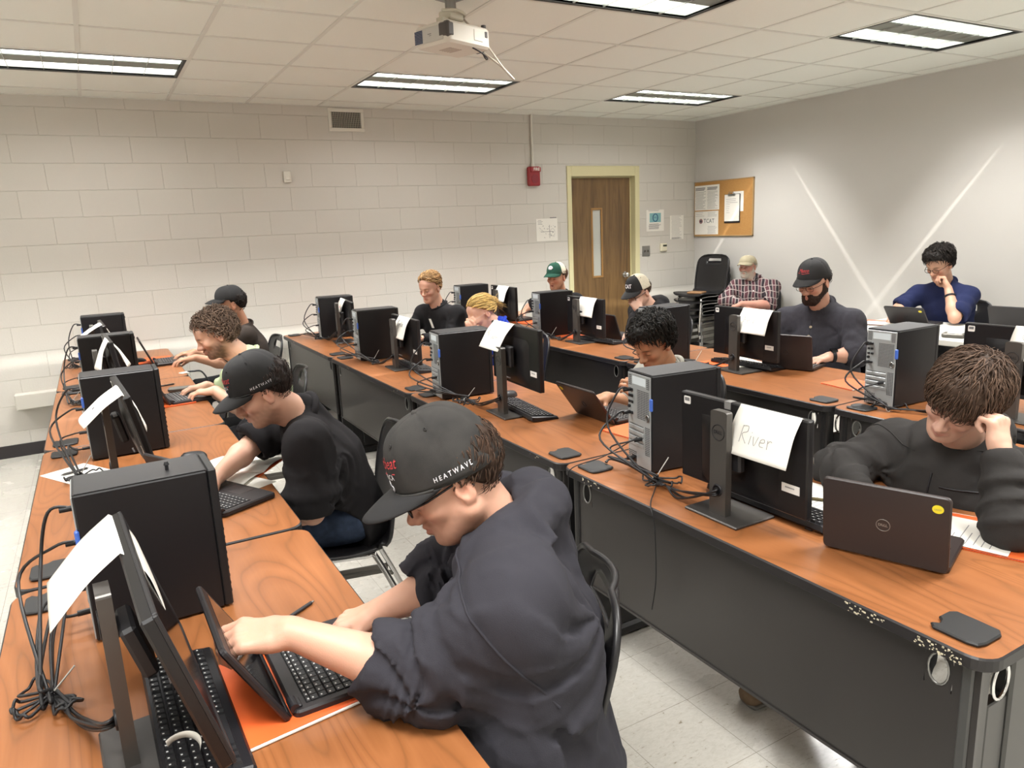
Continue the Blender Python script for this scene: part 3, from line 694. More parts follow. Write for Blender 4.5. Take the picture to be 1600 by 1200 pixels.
def tower(label, x, y, rz, z=TH, latch=True):
    """origin: bottom corner at the rear and the -y side; rear faces -x"""
    t = thing('desktop_tower', label, 'computer', (x, y, z), rz, 'black desktop computer towers')
    W, D, H = .154, .272, .35
    g = MB(); g.box(0, D, 0, W, .006, H, .003); g.box(.02, .06, .01, W - .01, 0, .006); g.box(D - .06, D - .02, .01, W - .01, 0, .006)
    g.box(.0, D, W * .02, W * .98, H, H + .0015, 0)
    cs = g.build('case', M_CASE, t)
    g = MB(); g.box(.004, D - .002, .003, W - .003, H + .001, H + .004, .001); g.build('top_cover', M_CASETOP, t)
    g = MB(); g.box(D + .001, D + .02, .0, W, .006, H + .002, .003)
    for k in range(9): g.box(D + .0215, D + .023, .02, W - .02, .03 + k * .02, .036 + k * .02, m=1)
    fb = g.build('front_bezel', [M_BEZ, M_HOLE], t)
    g = MB(); g.cyl((D + .02, W * .5, H - .03), (D + .025, W * .5, H - .03), .008, 12); g.build('power_button', M_STAND, fb)
    # rear plate: u runs from the -y side to the +y side, v from the bottom up
    g = MB(); e = -.0035
    g.box(e, 0, .006, W - .004, .01, H - .004, .001, 0)
    def hol(u0, u1, v0, v1, nu, nv, m=1, f=.62):
        for a in range(nu):
            for b in range(nv):
                cu = u0 + (u1 - u0) * (a + .5) / nu; cv = v0 + (v1 - v0) * (b + .5) / nv; du = (u1 - u0) / nu * f / 2; dv = (v1 - v0) / nv * f / 2
                g.add([(e - .0004, cu - du, cv - dv), (e - .0004, cu - du, cv + dv), (e - .0004, cu + du, cv + dv), (e - .0004, cu + du, cv - dv)], [(0, 1, 2, 3)], m)
    hol(.012, .03, H - .05, H - .01, 3, 6); hol(.125, .145, H - .05, H - .01, 3, 6)
    hol(.015, .09, .185, H - .058, 14, 17)
    hol(.01, .04, .06, .165, 4, 16); hol(.095, .148, .012, .06, 6, 7)
    for k in range(4): g.box(e - .003, e, .046, .145, .082 + k * .021, .094 + k * .021, .001, 0); hol(.05, .14, .095 + k * .021, .1 + k * .021, 12, 1)
    rp = g.build('rear_panel', [M_ZINC, M_HOLE], t)
    g = MB(); g.box(e - .001, e, .035, .12, H - .042, H - .014); g.build('service_label', M_LBL, rp)
    g = MB()
    for k, (u, v) in enumerate(((.138, .285), (.122, .285), (.138, .262), (.122, .262), (.138, .24), (.138, .222), (.12, .24), (.138, .2), (.122, .2))):
        if k in (5,): g.cyl((e, u, v), (e - .006, u, v), .006, 10)
        else: g.box(e - .004, e, u - .006, u + .006, v - .005, v + .005, .001)
    g.build('ports', mat('port_black', '15161a', .5) if 'port_black' not in bpy.data.materials else bpy.data.materials['port_black'], rp)
    g = MB(); g.box(e - .002, e, .095, .125, .02, .045, .002); g.build('power_socket', M_BLACK, rp)
    g = MB(); g.tube([(e - .004, .02 + .009 * math.cos(a), .2 + .012 * math.sin(a)) for a in np.linspace(0, 2 * PI, 13)[:-1]], .003, 6, closed=True); g.build('lock_loop', M_STEEL, rp)
    g = MB(); g.box(e - .004, .002, -.004, .010, .228, .272, .003); g.build('side_latch', M_LATCH, rp)
    return t
def tower_unit_top(label): pass

def monitor(label, x, y, rz, lift=0., tilt=0., z=TH, sticker=True, asset=True, tape=False):
    """origin: centre of the foot; the screen faces +x"""
    t = thing('monitor', label, 'monitor', (x, y, z), rz, 'black flat monitors on graphite stands')
    g = MB(); g.box(-.075, .085, -.105, .105, 0, .009, .003); b = g.build('base', M_PLATE, t)
    # solid column with rounded head; a black disc paints the shaded cable hole
    g = MB(); hz, hw = .085, .0155
    def col(y0, y1, z0, z1): g.box(-.043, -.02, y0, y1, z0, z1, 0)
    col(-.032, .032, .008, .318); g.prism(circ(0, hz, hw, 20), -.0436, -.0425, axis='x', m=1)
    g.prism([(-.032, .318)] + [(.032, .318)] + [(.032 * math.copysign(abs(math.cos(a)) ** .35, math.cos(a)), .318 + .009 * math.sin(a)) for a in np.linspace(.1, PI - .1, 9)], -.043, -.02, axis='x')
    st = g.build('stand', [M_STAND, M_HOLE], t)
    g = MB(); g.tube([(-.0435, hw * math.cos(a), hz + hw * math.sin(a)) for a in np.linspace(0, 2 * PI, 19)[:-1]], .0035, 6, closed=True); g.build('cable_hole_trim', M_BLACK, st)
    g = MB(); dell(g, 0, .262, .0235, lambda u, v: (-.0438, -u, v), 0, 0); g.build('badge', M_BLACK, st)
    e = bpy.data.objects.new('head', None); e.empty_display_size = .02
    # tilting head: local frame with origin at the panel's middle
    Mh = Matrix.Translation((.022, 0, .19 + lift)) @ Matrix.Rotation(-tilt, 4, 'Y')
    def hb(): q = MB(); q.M = Mh.copy(); return q
    g = hb(); g.box(.018, .04, -.2445, .2445, -.142, .142, .004)
    def bul(u, v):
        yy = -.15 + .3 * u; zz = -.13 + .215 * v; k = min(1, 6 * min(u, 1 - u)) * min(1, 5 * min(v, 1 - v)); return (.018 - .012 * (k ** .6), yy, zz)
    g.grid(bul, 14, 12)
    pn = g.build('panel', M_MON, t)
    g = hb(); g.box(-.03, -.004, -.05, .05, -.05, .05, .006); g.build('mount_block', M_MONM, t)
    g = hb(); g.box(.0402, .0412, -.236, .236, -.128, .134); g.build('screen', M_SCREEN, pn)
    g = hb(); g.box(.035, .043, -.2445, -.236, -.142, .142, .002); g.box(.035, .043, .236, .2445, -.142, .142, .002); g.box(.035, .043, -.236, .236, .134, .142, .002); g.box(.035, .043, -.236, .236, -.142, -.128, .002); g.build('bezel', M_MONM, pn)
    if asset:
        g = hb(); g.box(.0165, .0185, -.222, -.162, -.075, -.05); 
        for k in range(8): g.box(.016, .0167, -.205 + k * .004, -.2025 + k * .004, -.062, -.058, m=1)
        g.build('asset_label', [M_STICK, M_INK], pn)
    if sticker:
        g = hb(); g.prism(rrect(.2, .228, .105, .13, .004, 3), .0165, .0185, axis='x', m=0); g.box(.016, .0167, .204, .224, .115, .126, m=1); g.build('corner_sticker', [M_STICK, M_INK], pn)
    g = hb()
    for k in range(7): g.box(-.006, -.0005, .01 + k * .009, .015 + k * .009, -.112, -.108, m=0)
    g.build('port_marks', [M_INKL], pn)
    if tape:
        g = hb(); g.box(.016, .0415, .03, .055, .1425, .1432); g.box(.0165, .0178, .03, .055, .12, .1432); g.build('tape', mat('clear_tape', '7c7b7a', .25), pn)
    return t, Mh

def keyboard(label, x, y, rz, z=TH, logi=False):
    """long side along y; the typist sits on +x"""
    t = thing('keyboard', label, 'keyboard', (x, y, z), rz, 'black desktop keyboards')
    g = MB(); L = .22
    pro = [(-.07, .014), (-.066, .028), (-.045, .026), (.065, .012), (.07, .006), (.07, .0), (-.06, .004)]
    g.prism([(p[0], p[1]) for p in pro], -L, L, axis='y', m=0) if 0 else None
    V = []; 
    for yy in (-L, -L + .006, L - .006, L):
        ins = .004 if abs(yy) == L else 0
        V += [(a * (1 - ins * 8), yy, max(0, b - ins) if b > .01 else b) for a, b in pro]
    n = len(pro); F = [(r * n + i, (r + 1) * n + i, (r + 1) * n + (i + 1) % n, r * n + (i + 1) % n) for r in range(3) for i in range(n)] + [list(range(n)), list(range(3 * n, 4 * n))[::-1]]
    g.add(V, F); bd = g.build('body', M_BLACK, t)
    g = MB(); rows = [(-.052, 1), (-.032, 0), (-.0135, 0), (.005, 0), (.0235, 0), (.042, 0)]
    zt = lambda xx: .0265 - (xx + .045) * .127 
    for ri, (xx, fn_) in enumerate(rows):
        yy = -L + .012; c = 0
        while yy < L - .02:
            w = .0182
            if c in (15, 18): yy += .006
            if ri == 5 and c == 3: w = .018 * 5.5
            if yy + w > L - .008: break
            z0 = zt(xx); q = .0012
            g.add([(xx - .0085, yy + q, z0), (xx + .0085, yy + q, z0 - .002), (xx + .0085, yy + w - q, z0 - .002), (xx - .0085, yy + w - q, z0),
                   (xx - .006, yy + .0035, z0 + .007), (xx + .0065, yy + .0035, z0 + .005), (xx + .0065, yy + w - .0035, z0 + .005), (xx - .006, yy + w - .0035, z0 + .007)],
                  [(4, 5, 6, 7), (0, 1, 5, 4), (1, 2, 6, 5), (2, 3, 7, 6), (3, 0, 4, 7)], 0)
            if not (ri == 5 and c == 3):
                a = xx - .003; g.add([(a - .0016, yy + .006, z0 + .0072), (a + .0016, yy + .006, z0 + .0067), (a + .0016, yy + .0095, z0 + .0067), (a - .0016, yy + .0095, z0 + .0072)], [(0, 1, 2, 3)], 1)
            yy += w; c += 1
    g.build('keys', [M_KEY, M_KEYL], t)
    g = MB()
    for s in (-1, 1): g.box(-.064, -.045, s * .17 - .012, s * .17 + .012, 0, .012, .002)
    g.build('tilt_feet', M_BLACK, t)
    if logi:
        g = MB(); tv, tf = text_geo('logitech', .014); g.add([(-.0605 - b, L - .05 + a * 1, .0286) for a, b in tv], tf); g.build('brand_mark', M_KEYL, t)
    return t
def mouse(label, x, y, rz, z=TH):
    t = thing('mouse', label, 'mouse', (x, y, z), rz, 'black computer mice')
    g = MB()
    def fn(u, v):
        a = 2 * PI * u; ph = PI / 2 * v; r = math.cos(ph) ** .6
        return (.056 * r * math.cos(a) * (1 + .08 * math.cos(a)), .031 * r * math.sin(a), .034 * math.sin(ph) * (1 - .15 * math.cos(a) * r) + .001)
    g.grid(fn, 24, 8); g.prism([(.056 * math.cos(a) * (1 + .08 * math.cos(a)), .031 * math.sin(a)) for a in np.linspace(0, 2 * PI, 25)[:-1]], 0, .003); g.build('shell', M_CASETOP, t)
    g = MB(); g.cyl((-.028, -.003, .03), (-.028, .003, .03), .008, 12); g.build('wheel', M_STAND, t)
    return t

def laptop(label, x, y, rz, tilt, z=TH + .001, brown=False, badge='dell', sticker=False, lip=0):
    """origin at the middle of the hinge on the table; keyboard extends to +x; lid leans back towards -x by tilt"""
    t = thing('laptop', label, 'laptop', (x, y, z), rz, 'small dark school laptops')
    W, D = .146, .205; mm = M_LAPB if brown else M_LAP
    g = MB(); g.prism(rrect(-.004, D, -W, W, .014, 4), 0, .0185, bevel=.004); bs = g.build('base', mm, t)
    g = MB(); zz = .0186
    g.box(.022, .115, -.128, .128, zz - .0005, zz + .0002, m=0)
    for r in range(6):
        n = 14 if r else 16; hgt = .0155 if r else .009; xx = .024 + (0 if r == 0 else .009 + (r - 1) * .0165)
        for c in range(n):
            y0 = -.127 + .254 * c / n; y1 = -.127 + .254 * (c + 1) / n - .002
            if r == 5 and 4 < c < 9: y1 += .003
            g.box(xx, xx + hgt - .002, y0, y1, zz, zz + .0022, .0005, 1)
            g.add([(xx + .003, y0 + .004, zz + .0024), (xx + .003, y0 + .008, zz + .0024), (xx + .006, y0 + .008, zz + .0024), (xx + .006, y0 + .004, zz + .0024)], [(0, 3, 2, 1)], 2)
    g.build('keys', [M_HOLE, M_KEY, M_KEYL], bs)
    g = MB(); g.box(.128, .188, -.048, .048, zz - .0004, zz + .0003); g.build('touchpad', mat('touchpad_grey', '2c2a2c', .35) if 'touchpad_grey' not in bpy.data.materials else bpy.data.materials['touchpad_grey'], bs)
    g = MB()
    for s in (-1, 1): g.cyl((.0, s * .12 - .016, .02), (.0, s * .12 + .016, .02), .009, 12); g.box(-.006, .014, s * .12 - .015, s * .12 + .015, .012, .024, .002)
    g.build('hinge', M_BLACK, bs)
    Ml = Matrix.Translation((-.007, 0, .006)) @ Matrix.Rotation(-tilt, 4, 'Y')
    def lb(): q = MB(); q.M = Ml.copy(); return q
    g = lb(); g.prism(rrect(-W, W, .0, .205, .013, 4), -.013, -.001, axis='x', bevel=.003); ld = g.build('lid', mm, t)
    g = lb(); g.box(-.0012, -.0004, -.129, .129, .022, .182); g.build('screen', M_SCREEN, ld)
    g = lb(); g.box(-.0013, .0008, -W + .008, W - .008, .002, .018, .001); g.build('lower_bezel', M_MONM, ld)
    if badge == 'dell':
        g = lb(); dell(g, 0, .1, .016, lambda u, v: (-.0134, -u, v), 0, 0); g.build('badge', M_GREY, ld)
    elif badge == 'plain':
        g = lb(); g.tube([(-.0134, .014 * math.cos(a), .1 + .014 * math.sin(a)) for a in np.linspace(0, 2 * PI, 21)[:-1]], .0016, 4, closed=True); g.build('badge', M_MONM, ld)
    if sticker:
        sy = -.118 if sticker > 0 else .118
        g = lb(); g.prism([(sy + .0125 * math.cos(a), .173 + .011 * math.sin(a)) for a in np.linspace(0, 2 * PI, 21)[:-1]], -.0140, -.0131, axis='x'); tv, tf = text_geo('L0023', .006)
        g.add([(-.0143, sy - a, .172 + b) for a, b in tv], tf, 1); g.build('round_sticker', [M_YEL, M_INK], ld)
    return t

def name_sheet(label, x, y, z, rz, w=.216, drop=.142, fl_b=.42, fl_f=.35, roll=0, text=None, th=.05, hh=.045, curl=.02, ink=None, drop_f=None):
    """folded sheet tented over a monitor's top edge; ridge along y; lettered flap on -x"""
    t = thing('name_sheet', label, 'paper', (x, y, z), rz, 'folded name sheets draped over monitors'); t.rotation_euler = (roll, 0, rz)
    def flap(sgn, fl, dr):
        def fn(u, v):
            s = v * dr; c = curl * math.sin(PI * u) * v
            return (sgn * (.004 + math.sin(fl) * s + .018 * math.sin(min(1, v * 2) * PI / 2) + c * .5), -w / 2 + w * u, -math.cos(fl) * s + .012 * (1 - v) ** 3 * 0 + .004 * math.sin(PI * u) * v)
        return fn
    fb, ff = flap(-1, fl_b, drop), flap(1, fl_f, drop_f or drop)
    g = MB(); g.grid(lambda u, v: fb(u, 1 - 2 * v) if v <= .5 else ff(u, 2 * v - 1), 8, 24); g.build('sheet', M_PAPER, t, solid=.0006)
    if text:
        g = MB()
        for s, hgt, u0, v0 in text:
            st, wd = hand_strokes(s, hgt)
            for line in st:
                pts = []
                for a, b in line:
                    u = u0 - (a - wd / 2) / w; v = v0 - b / drop; p = Vector(fb(u, v)); pts.append(p + Vector((-.0008, 0, .0004)))
                g.tube(pts, .0009, 4)
        g.build('handwriting', ink or M_INKL, t)
    return t

# ---------------------------------------------------------------- placing the computers
ROWL = [(-.108, 1.758, 0.02), (-.108, 3.372, .02), (-.132, 4.842, 0), (-.128, 6.285, 0)]
ROWM = [(1.605, 1.885, -.12), (1.49, 3.405, -.10), (1.528, 4.852, -.08), (1.618, 6.17, -.12)]
ROWF = [(3.012, 1.905, -.03), (2.895, 3.365, .05), (3.0, 4.845, -.10), (2.925, 6.12, -.03)]
LT = ['big black tower nearest the camera, beside the charcoal hoodie wearer', 'black tower in front of the man with arm outstretched in black tee', 'black tower with a tall arched sheet before it, in front of the curly-haired man',
      'last black tower of its row, against the block wall at the far left']
MT = ['black tower with silver back and blue latch beside the big DELL-badged monitor', 'black tower with tied cable bundle right in front of the blonde woman', 'black tower between two name sheets, in front of the fair-haired man in black', 'black tower at the wall end of the middle desks']
FT = ['black tower with silver back just behind the mop-haired student', 'black tower behind the grey-shirted black-haired student', 'black tower in front of the man in the green cap', 'black tower behind the blonde woman, near the block wall']
for P, Lb in ((ROWL, LT), (ROWM, MT), (ROWF, FT)):
    for (x, y, rz), lb in zip(P, Lb): tower(lb, x, y, rz)
ML = ['monitor seen edge-on nearest the camera, tilted back beside the charcoal hoodie wearer', 'monitor seen edge-on in front of the tower beside the outstretched arm', 'monitor under the tall arched white sheet', 'monitor seen edge-on at the far end by the block wall']
MM = ['large DELL-badged monitor on graphite stand with sheet reading River', 'monitor raised high with a white diamond label, in front of the blonde woman', 'monitor with small white label in front of the fair-haired man in black', 'monitor by the block wall end of the middle desks']
MF = ['DELL-badged monitor behind the mop-haired student', 'monitor in front of the bearded man, corner sticker on it', 'monitor with blank sheet, in front of the hooded man with cap', 'monitor half hidden behind the blonde woman']
mons = {}
for key, lb, x, y, rz, lift, tilt, kw in (
    ('L1', ML[0], -.03, 1.30, .06, .03, .27, {}), ('L2', ML[1], .0, 2.93, .06, .04, .2, {}), ('L3', ML[2], -.02, 4.45, .05, .05, .12, {}), ('L4', ML[3], -.03, 5.88, .05, .0, .15, {}),
    ('M1', MM[0], 1.555, 1.485, .0, 0, 0.02, dict(tape=True)), ('M2', MM[1], 1.63, 2.95, -.06, .09, .0, dict(sticker=False)), ('M3', MM[2], 1.655, 4.43, -.04, .0, 0, dict(sticker=False)), ('M4', MM[3], 1.715, 5.87, -.12, .01, 0, dict(sticker=False, asset=False)),
    ('F1', MF[0], 3.235, 1.53, 0, .045, 0, {}), ('F2', MF[1], 3.155, 2.955, -.03, .025, 0, {}), ('F3', MF[2], 3.10, 4.455, -.04, .0, 0, {}), ('F4', MF[3], 3.12, 5.74, -.05, .02, 0, dict(asset=False))):
    mons[key] = (x, y, rz, *[monitor(lb, x, y, rz, lift, tilt, **kw)[1]])
def on_top(key, v, dz=.004):
    x, y, rz, Mh = mons[key]; p = Matrix.Translation((x, y, TH)) @ Matrix.Rotation(rz, 4, 'Z') @ Mh @ Vector((.025, v, .1425)); return p.x, p.y, p.z + dz
M_PENC = mat('pencil_line', '8d8b8a', .8); M_INKL2 = mat('faint_pencil', 'b4b2b0', .8); M_REDINK = mat('red_marker', 'c4807f', .8)
for key, v, kw, lb in (
    ('L1', .13, dict(fl_b=.75, fl_f=.22, drop=.145, curl=.0), 'white folded sheet draped over the edge-on monitor nearest the camera'),
    ('L2', -.10, dict(fl_b=.85, fl_f=.22, text=[('ton', .02, .5, .6)]), 'white folded sheet on the monitor beside the outstretched arm'),
    ('L3', -.12, dict(fl_b=.22, fl_f=.3, drop=.15, curl=.05), 'tall arched white sheet hung over an edge-on monitor'),
    ('L4', -.1, dict(fl_b=.95, fl_f=.25), 'white folded sheet on the monitor by the block wall, far left'),
    ('M1', -.115, dict(fl_b=.30, fl_f=.2, text=[('River', .05, .52, .72)]), 'white name sheet reading River on the large monitor'),
    ('M2', .1, dict(fl_b=.55, fl_f=.3, text=[('Mo', .035, .78, .55), ('Gane', .035, .42, .62)], ink=M_INKL2), 'white name sheet with two scribbled words in front of the blonde woman'),
    ('M3', -.03, dict(fl_b=.3, fl_f=.3, text=[('Kaytin', .04, .5, .45), ('ssa', .02, .7, .75)]), 'scribbled name sheet in front of the fair-haired man in black'),
    ('M4', .1, dict(fl_b=.25, fl_f=.3, drop=.15, text=[('lot', .035, .3, .5), ('an', .03, .6, .6)], ink=M_REDINK), 'name sheet with faint red marks on the monitor by the wall'),
    ('F1', -.10, dict(fl_b=.30, fl_f=.25, w=.279, text=[('Skyla', .055, .62, .6)]), 'white name sheet starting with Sky at the right edge'),
    ('F2', -.1, dict(fl_b=.30, fl_f=.2, text=[('Myroz', .032, .6, .55)]), 'name sheet in front of the bearded man with one faint word'),
    ('F3', -.06, dict(fl_b=.22, fl_f=.2), 'blank white sheet on the monitor in front of the hooded man'),
    ('F4', -.02, dict(fl_b=.3, fl_f=.25), 'white folded sheet just above the blonde hair')):
    x, y, z = on_top(key, v); name_sheet(lb, x, y, z, mons[key][2], **kw)
KB = 'keyboard '
for lb, x, y, rz, lg in ((KB + 'with white legends under the edge-on monitor nearest the camera', .045, 1.365, .03, True), (KB + 'under the DELL-badged monitor with the River sheet', 1.71, 1.44, .0, False),
    (KB + 'lying clear beside the raised monitor in front of the blonde woman', 1.715, 2.945, -.10, False), (KB + 'under the monitor in front of the fair-haired man', 1.745, 4.37, -.06, False),
    (KB + 'under the monitor with the blank sheet', 3.225, 4.39, .12, False), (KB + 'under the monitor in front of the bearded man', 3.30, 3.02, .06, False)):
    keyboard(lb, x, y, rz, logi=lg)
for lb, x, y, rz in (('mouse on the table just in front of the tower by the outstretched arm', .245, 3.13, .3), ('mouse beside the keyboard in front of the blonde woman', 1.80, 3.25, .4), ('mouse beside the orange folder at the far end of the aisle row', .20, 6.05, .2), ('mouse under the hand of the hooded man with cap', 3.335, 4.19, .4)):
    mouse(lb, x, y, rz)
LP = 'laptop '
for lb, x, y, rz, tilt, kw in (
    ('open ' + LP + 'in the hands of the charcoal hoodie wearer', .207, 1.385, .02, .50, dict(badge=None)),
    ('open ' + LP + 'under the outstretched arm of the man in black tee', .19, 2.508, .47, .3, dict()),
    ('open ' + LP + 'under the hand of the curly-haired man in pale green', .262, 4.41, .12, .42, dict()),
    ('open ' + LP + 'typed on at the far end of the aisle row', .305, 5.88, .0, .38, dict()),
    ('dark DELL ' + LP + 'with a yellow round sticker in front of the mop-haired student', 1.655, 1.045, .345, .14, dict(brown=True, sticker=1)),
    ('brownish ' + LP + 'in front of the grey-shirted black-haired student', 1.905, 2.612, .0, .62, dict(brown=True, sticker=-1, badge='plain')),
    ('brownish ' + LP + 'typed on by the bearded man', 3.392, 2.80, .31, .16, dict(brown=True, badge='plain')),
    ('black ' + LP + 'beside the blank sheet, in front of the hooded man', 3.365, 4.42, .0, .32, dict(badge=None)),
    ('black ' + LP + 'used by the man in the green cap', 3.36, 5.95, .0, .32, dict(badge=None)),
    ('dark ' + LP + 'with a yellow sticker on the white table', 5.36, 3.30, .12, .72, dict(z=.736, badge='plain', sticker=1)),
    ('dark ' + LP + 'beside the plastic bin on the white table', 5.50, 2.64, .1, .45, dict(z=.736, badge=None))):
    laptop(lb, x, y, rz, tilt, **kw)
# ================================================================ implicit-surface body modelling
F32 = np.float32
def A(*v): return np.asarray(v if len(v) > 1 else v[0], float)
def unit(v): v = np.asarray(v, float); return v / max(1e-9, np.linalg.norm(v))
def smin(a, b, k):
    if k <= 0: return np.minimum(a, b)
    h = np.clip(.5 + .5 * (b - a) / k, 0, 1); return b + (a - b) * h - k * h * (1 - h)
def smax(a, b, k): return -smin(-a, -b, k)
def sst(e0, e1, x): t = np.clip((x - e0) / (e1 - e0), 0, 1); return t * t * (3 - 2 * t)
def nz(P, s, ph=0.):
    x, y, z = P[:, 0] * s + ph, P[:, 1] * s - ph * .7, P[:, 2] * s + ph * 1.3
    a = np.sin(x + .7 * y + 1.3 + .8 * np.sin(.6 * z + y)); b = np.sin(.9 * y - .6 * z + .3 * x + 2.1 + .8 * np.sin(.7 * x)); c = np.sin(1.1 * z + .4 * x - .5 * y + .5 + .8 * np.sin(.5 * y - x))
    return (a + b + c) / 3
def folds(P, s, amp, ph=0.):
    """soft cloth creases: broad swells with sharper valleys"""
    n = nz(P, s, ph) + .5 * nz(P, s * 2.1, ph + 4); return amp * (n - .8 * np.exp(-(n / .22) ** 2))

def p_cap(a, b, ra, rb=None, fold=None):
    a = A(a); b = A(b); rb = ra if rb is None else rb; ab = b - a; L2 = max(1e-12, ab @ ab); L = math.sqrt(L2)
    def fn(P):
        q = P - a; t = np.clip((q @ ab) / L2, 0, 1); r = ra + (rb - ra) * t
        d = np.linalg.norm(q - t[:, None] * ab, axis=1) - r
        if fold is not None: d = d + fold(P, t)
        return d
    return fn, (a + b) / 2, L / 2 + max(ra, rb) + .01
def p_ecap(a, b, side, A0, B0, A1, B1, fold=None):
    """tapered limb with an elliptical section: half-width A along side, B across"""
    a = A(a); b = A(b); ab = b - a; L2 = max(1e-12, ab @ ab); t_ = ab / math.sqrt(L2); s = unit(A(side) - t_ * (A(side) @ t_)); w = np.cross(t_, s)
    def fn(P):
        q = P - a; u = (q @ ab) / L2; t = np.clip(u, 0, 1); e = q - t[:, None] * ab
        Aw = A0 + (A1 - A0) * t; Bw = B0 + (B1 - B0) * t; m = np.minimum(Aw, Bw)
        x = (e @ s) / Aw; y = (e @ w) / Bw; z = (e @ t_) / m
        k = np.sqrt(x * x + y * y + z * z); d = (k - 1) * m
        if fold is not None: d = d + fold(P, t)
        return d
    return fn, (a + b) / 2, math.sqrt(L2) / 2 + max(A0, A1, B0, B1) + .01
def p_ell(c, r, R=None):
    c = A(c); r = A(r)
    def fn(P):
        q = P - c
        if R is not None: q = q @ R
        k0 = np.linalg.norm(q / r, axis=1); k1 = np.linalg.norm(q / (r * r), axis=1); return k0 * (k0 - 1) / np.maximum(k1, 1e-6)
    return fn, c, float(max(r)) + .005
class Sdf:
    def __init__(s): s.ops = []
    def u(s, prim, k=.0): s.ops.append((*prim, k, 0)); return s
    def cut(s, prim, k=.0): s.ops.append((*prim, k, 1)); return s
    def ev(s, P, cc, cr, margin):
        d = None
        for fn, c, r, k, op in s.ops:
            if cc is not None and np.linalg.norm(cc - c) - cr - r > margin + k: continue
            if op == 0:
                v = fn(P); d = v if d is None else smin(d, v, k)
            elif d is not None: d = smax(d, -fn(P), k)
        return np.full(len(P), 1.0) if d is None else d
    def mesh(s, h, disp=None):
        lo = np.min([c - r for _, c, r, _, op in s.ops if op == 0], 0) - 3 * h; hi = np.max([c + r for _, c, r, _, op in s.ops if op == 0], 0) + 3 * h
        B = 8; nb = np.ceil((hi - lo) / (B * h)).astype(int) + 1; n = nb * B
        I = np.stack(np.meshgrid(*[np.arange(k) for k in nb], indexing='ij'), -1).reshape(-1, 3)
        C = lo + (I + .5 - .5 / B) * B * h; half = B * h * .87
        # coarse pass, in slabs
        dc = np.ones(len(C))
        G8 = (I // 4) @ A([10000, 100, 1]); order = np.argsort(G8, kind='stable'); bnd = np.flatnonzero(np.diff(G8[order])) + 1
        for seg in np.split(order, bnd):
            pc = C[seg]; cc = (pc.min(0) + pc.max(0)) / 2; dc[seg] = s.ev(pc, cc, np.linalg.norm(pc.max(0) - cc) + 1e-6, half * 1.5 + .02)
        val = np.repeat(np.repeat(np.repeat(np.where(dc > 0, 1., -1.).reshape(nb), B, 0), B, 1), B, 2).astype(F32)
        act = np.flatnonzero(np.abs(dc) < half * 1.35 + .006)
        L = np.stack(np.meshgrid(*[np.arange(B)] * 3, indexing='ij'), -1).reshape(-1, 3)
        g2 = (I[act] // 2) @ A([10000, 100, 1]); od = np.argsort(g2, kind='stable'); bnd = np.flatnonzero(np.diff(g2[od])) + 1
        for seg in np.split(act[od], bnd):
            ii = (I[seg][:, None, :] * B + L[None]).reshape(-1, 3); P = lo + ii * h
            cc = (P.min(0) + P.max(0)) / 2; v = s.ev(P, cc, np.linalg.norm(P.max(0) - cc), 4 * h + .012)
            if disp is not None: v = v + disp(P)
            val[ii[:, 0], ii[:, 1], ii[:, 2]] = v
        return surf_nets(val, lo, h)
OFF = np.array([(i, j, k) for i in (0, 1) for j in (0, 1) for k in (0, 1)])
EDG = [(a, b) for a in range(8) for b in range(a + 1, 8) if np.abs(OFF[a] - OFF[b]).sum() == 1]
def surf_nets(val, lo, h):
    ins = val < 0; sh = tuple(k - 1 for k in val.shape); cnt = np.zeros(sh, np.uint8)
    for o in OFF: cnt += ins[o[0]:o[0] + sh[0], o[1]:o[1] + sh[1], o[2]:o[2] + sh[2]]
    cells = np.argwhere((cnt > 0) & (cnt < 8)); N = len(cells)
    idx = np.full(sh, -1, np.int32); idx[cells[:, 0], cells[:, 1], cells[:, 2]] = np.arange(N)
    cv = np.stack([val[cells[:, 0] + o[0], cells[:, 1] + o[1], cells[:, 2] + o[2]] for o in OFF], 1).astype(float)
    acc = np.zeros((N, 3)); c = np.zeros(N)
    for a, b in EDG:
        m = (cv[:, a] < 0) != (cv[:, b] < 0); t = np.where(m, cv[:, a] / np.where(m, cv[:, a] - cv[:, b], 1), 0)
        acc += m[:, None] * (OFF[a] + t[:, None] * (OFF[b] - OFF[a])); c += m
    V = lo + (cells + acc / c[:, None]) * h; F = []
    for ax in range(3):
        o = [0, 0, 0]; o[ax] = 1; s0 = ins[:-1 if ax == 0 else None, :-1 if ax == 1 else None, :-1 if ax == 2 else None]
        s1 = ins[o[0]:, o[1]:, o[2]:]; e = np.argwhere(s0 != s1); flip = s0[e[:, 0], e[:, 1], e[:, 2]]
        b1, b2 = [(1, 2), (2, 0), (0, 1)][ax]; d1 = np.zeros(3, int); d1[b1] = 1; d2 = np.zeros(3, int); d2[b2] = 1
        ok = (e[:, b1] > 0) & (e[:, b2] > 0) & np.all(e - 0 < np.array(sh), 1); e = e[ok]; flip = flip[ok]
        q = [idx[tuple((e - x).T)] for x in (d1 + d2, d2, 0 * d1, d1)]; q = np.stack(q, 1)
        good = (q >= 0).all(1); q = q[good]; fl = ~flip[good]; q[fl] = q[fl][:, ::-1]; F.append(q)
    return V, np.concatenate(F)

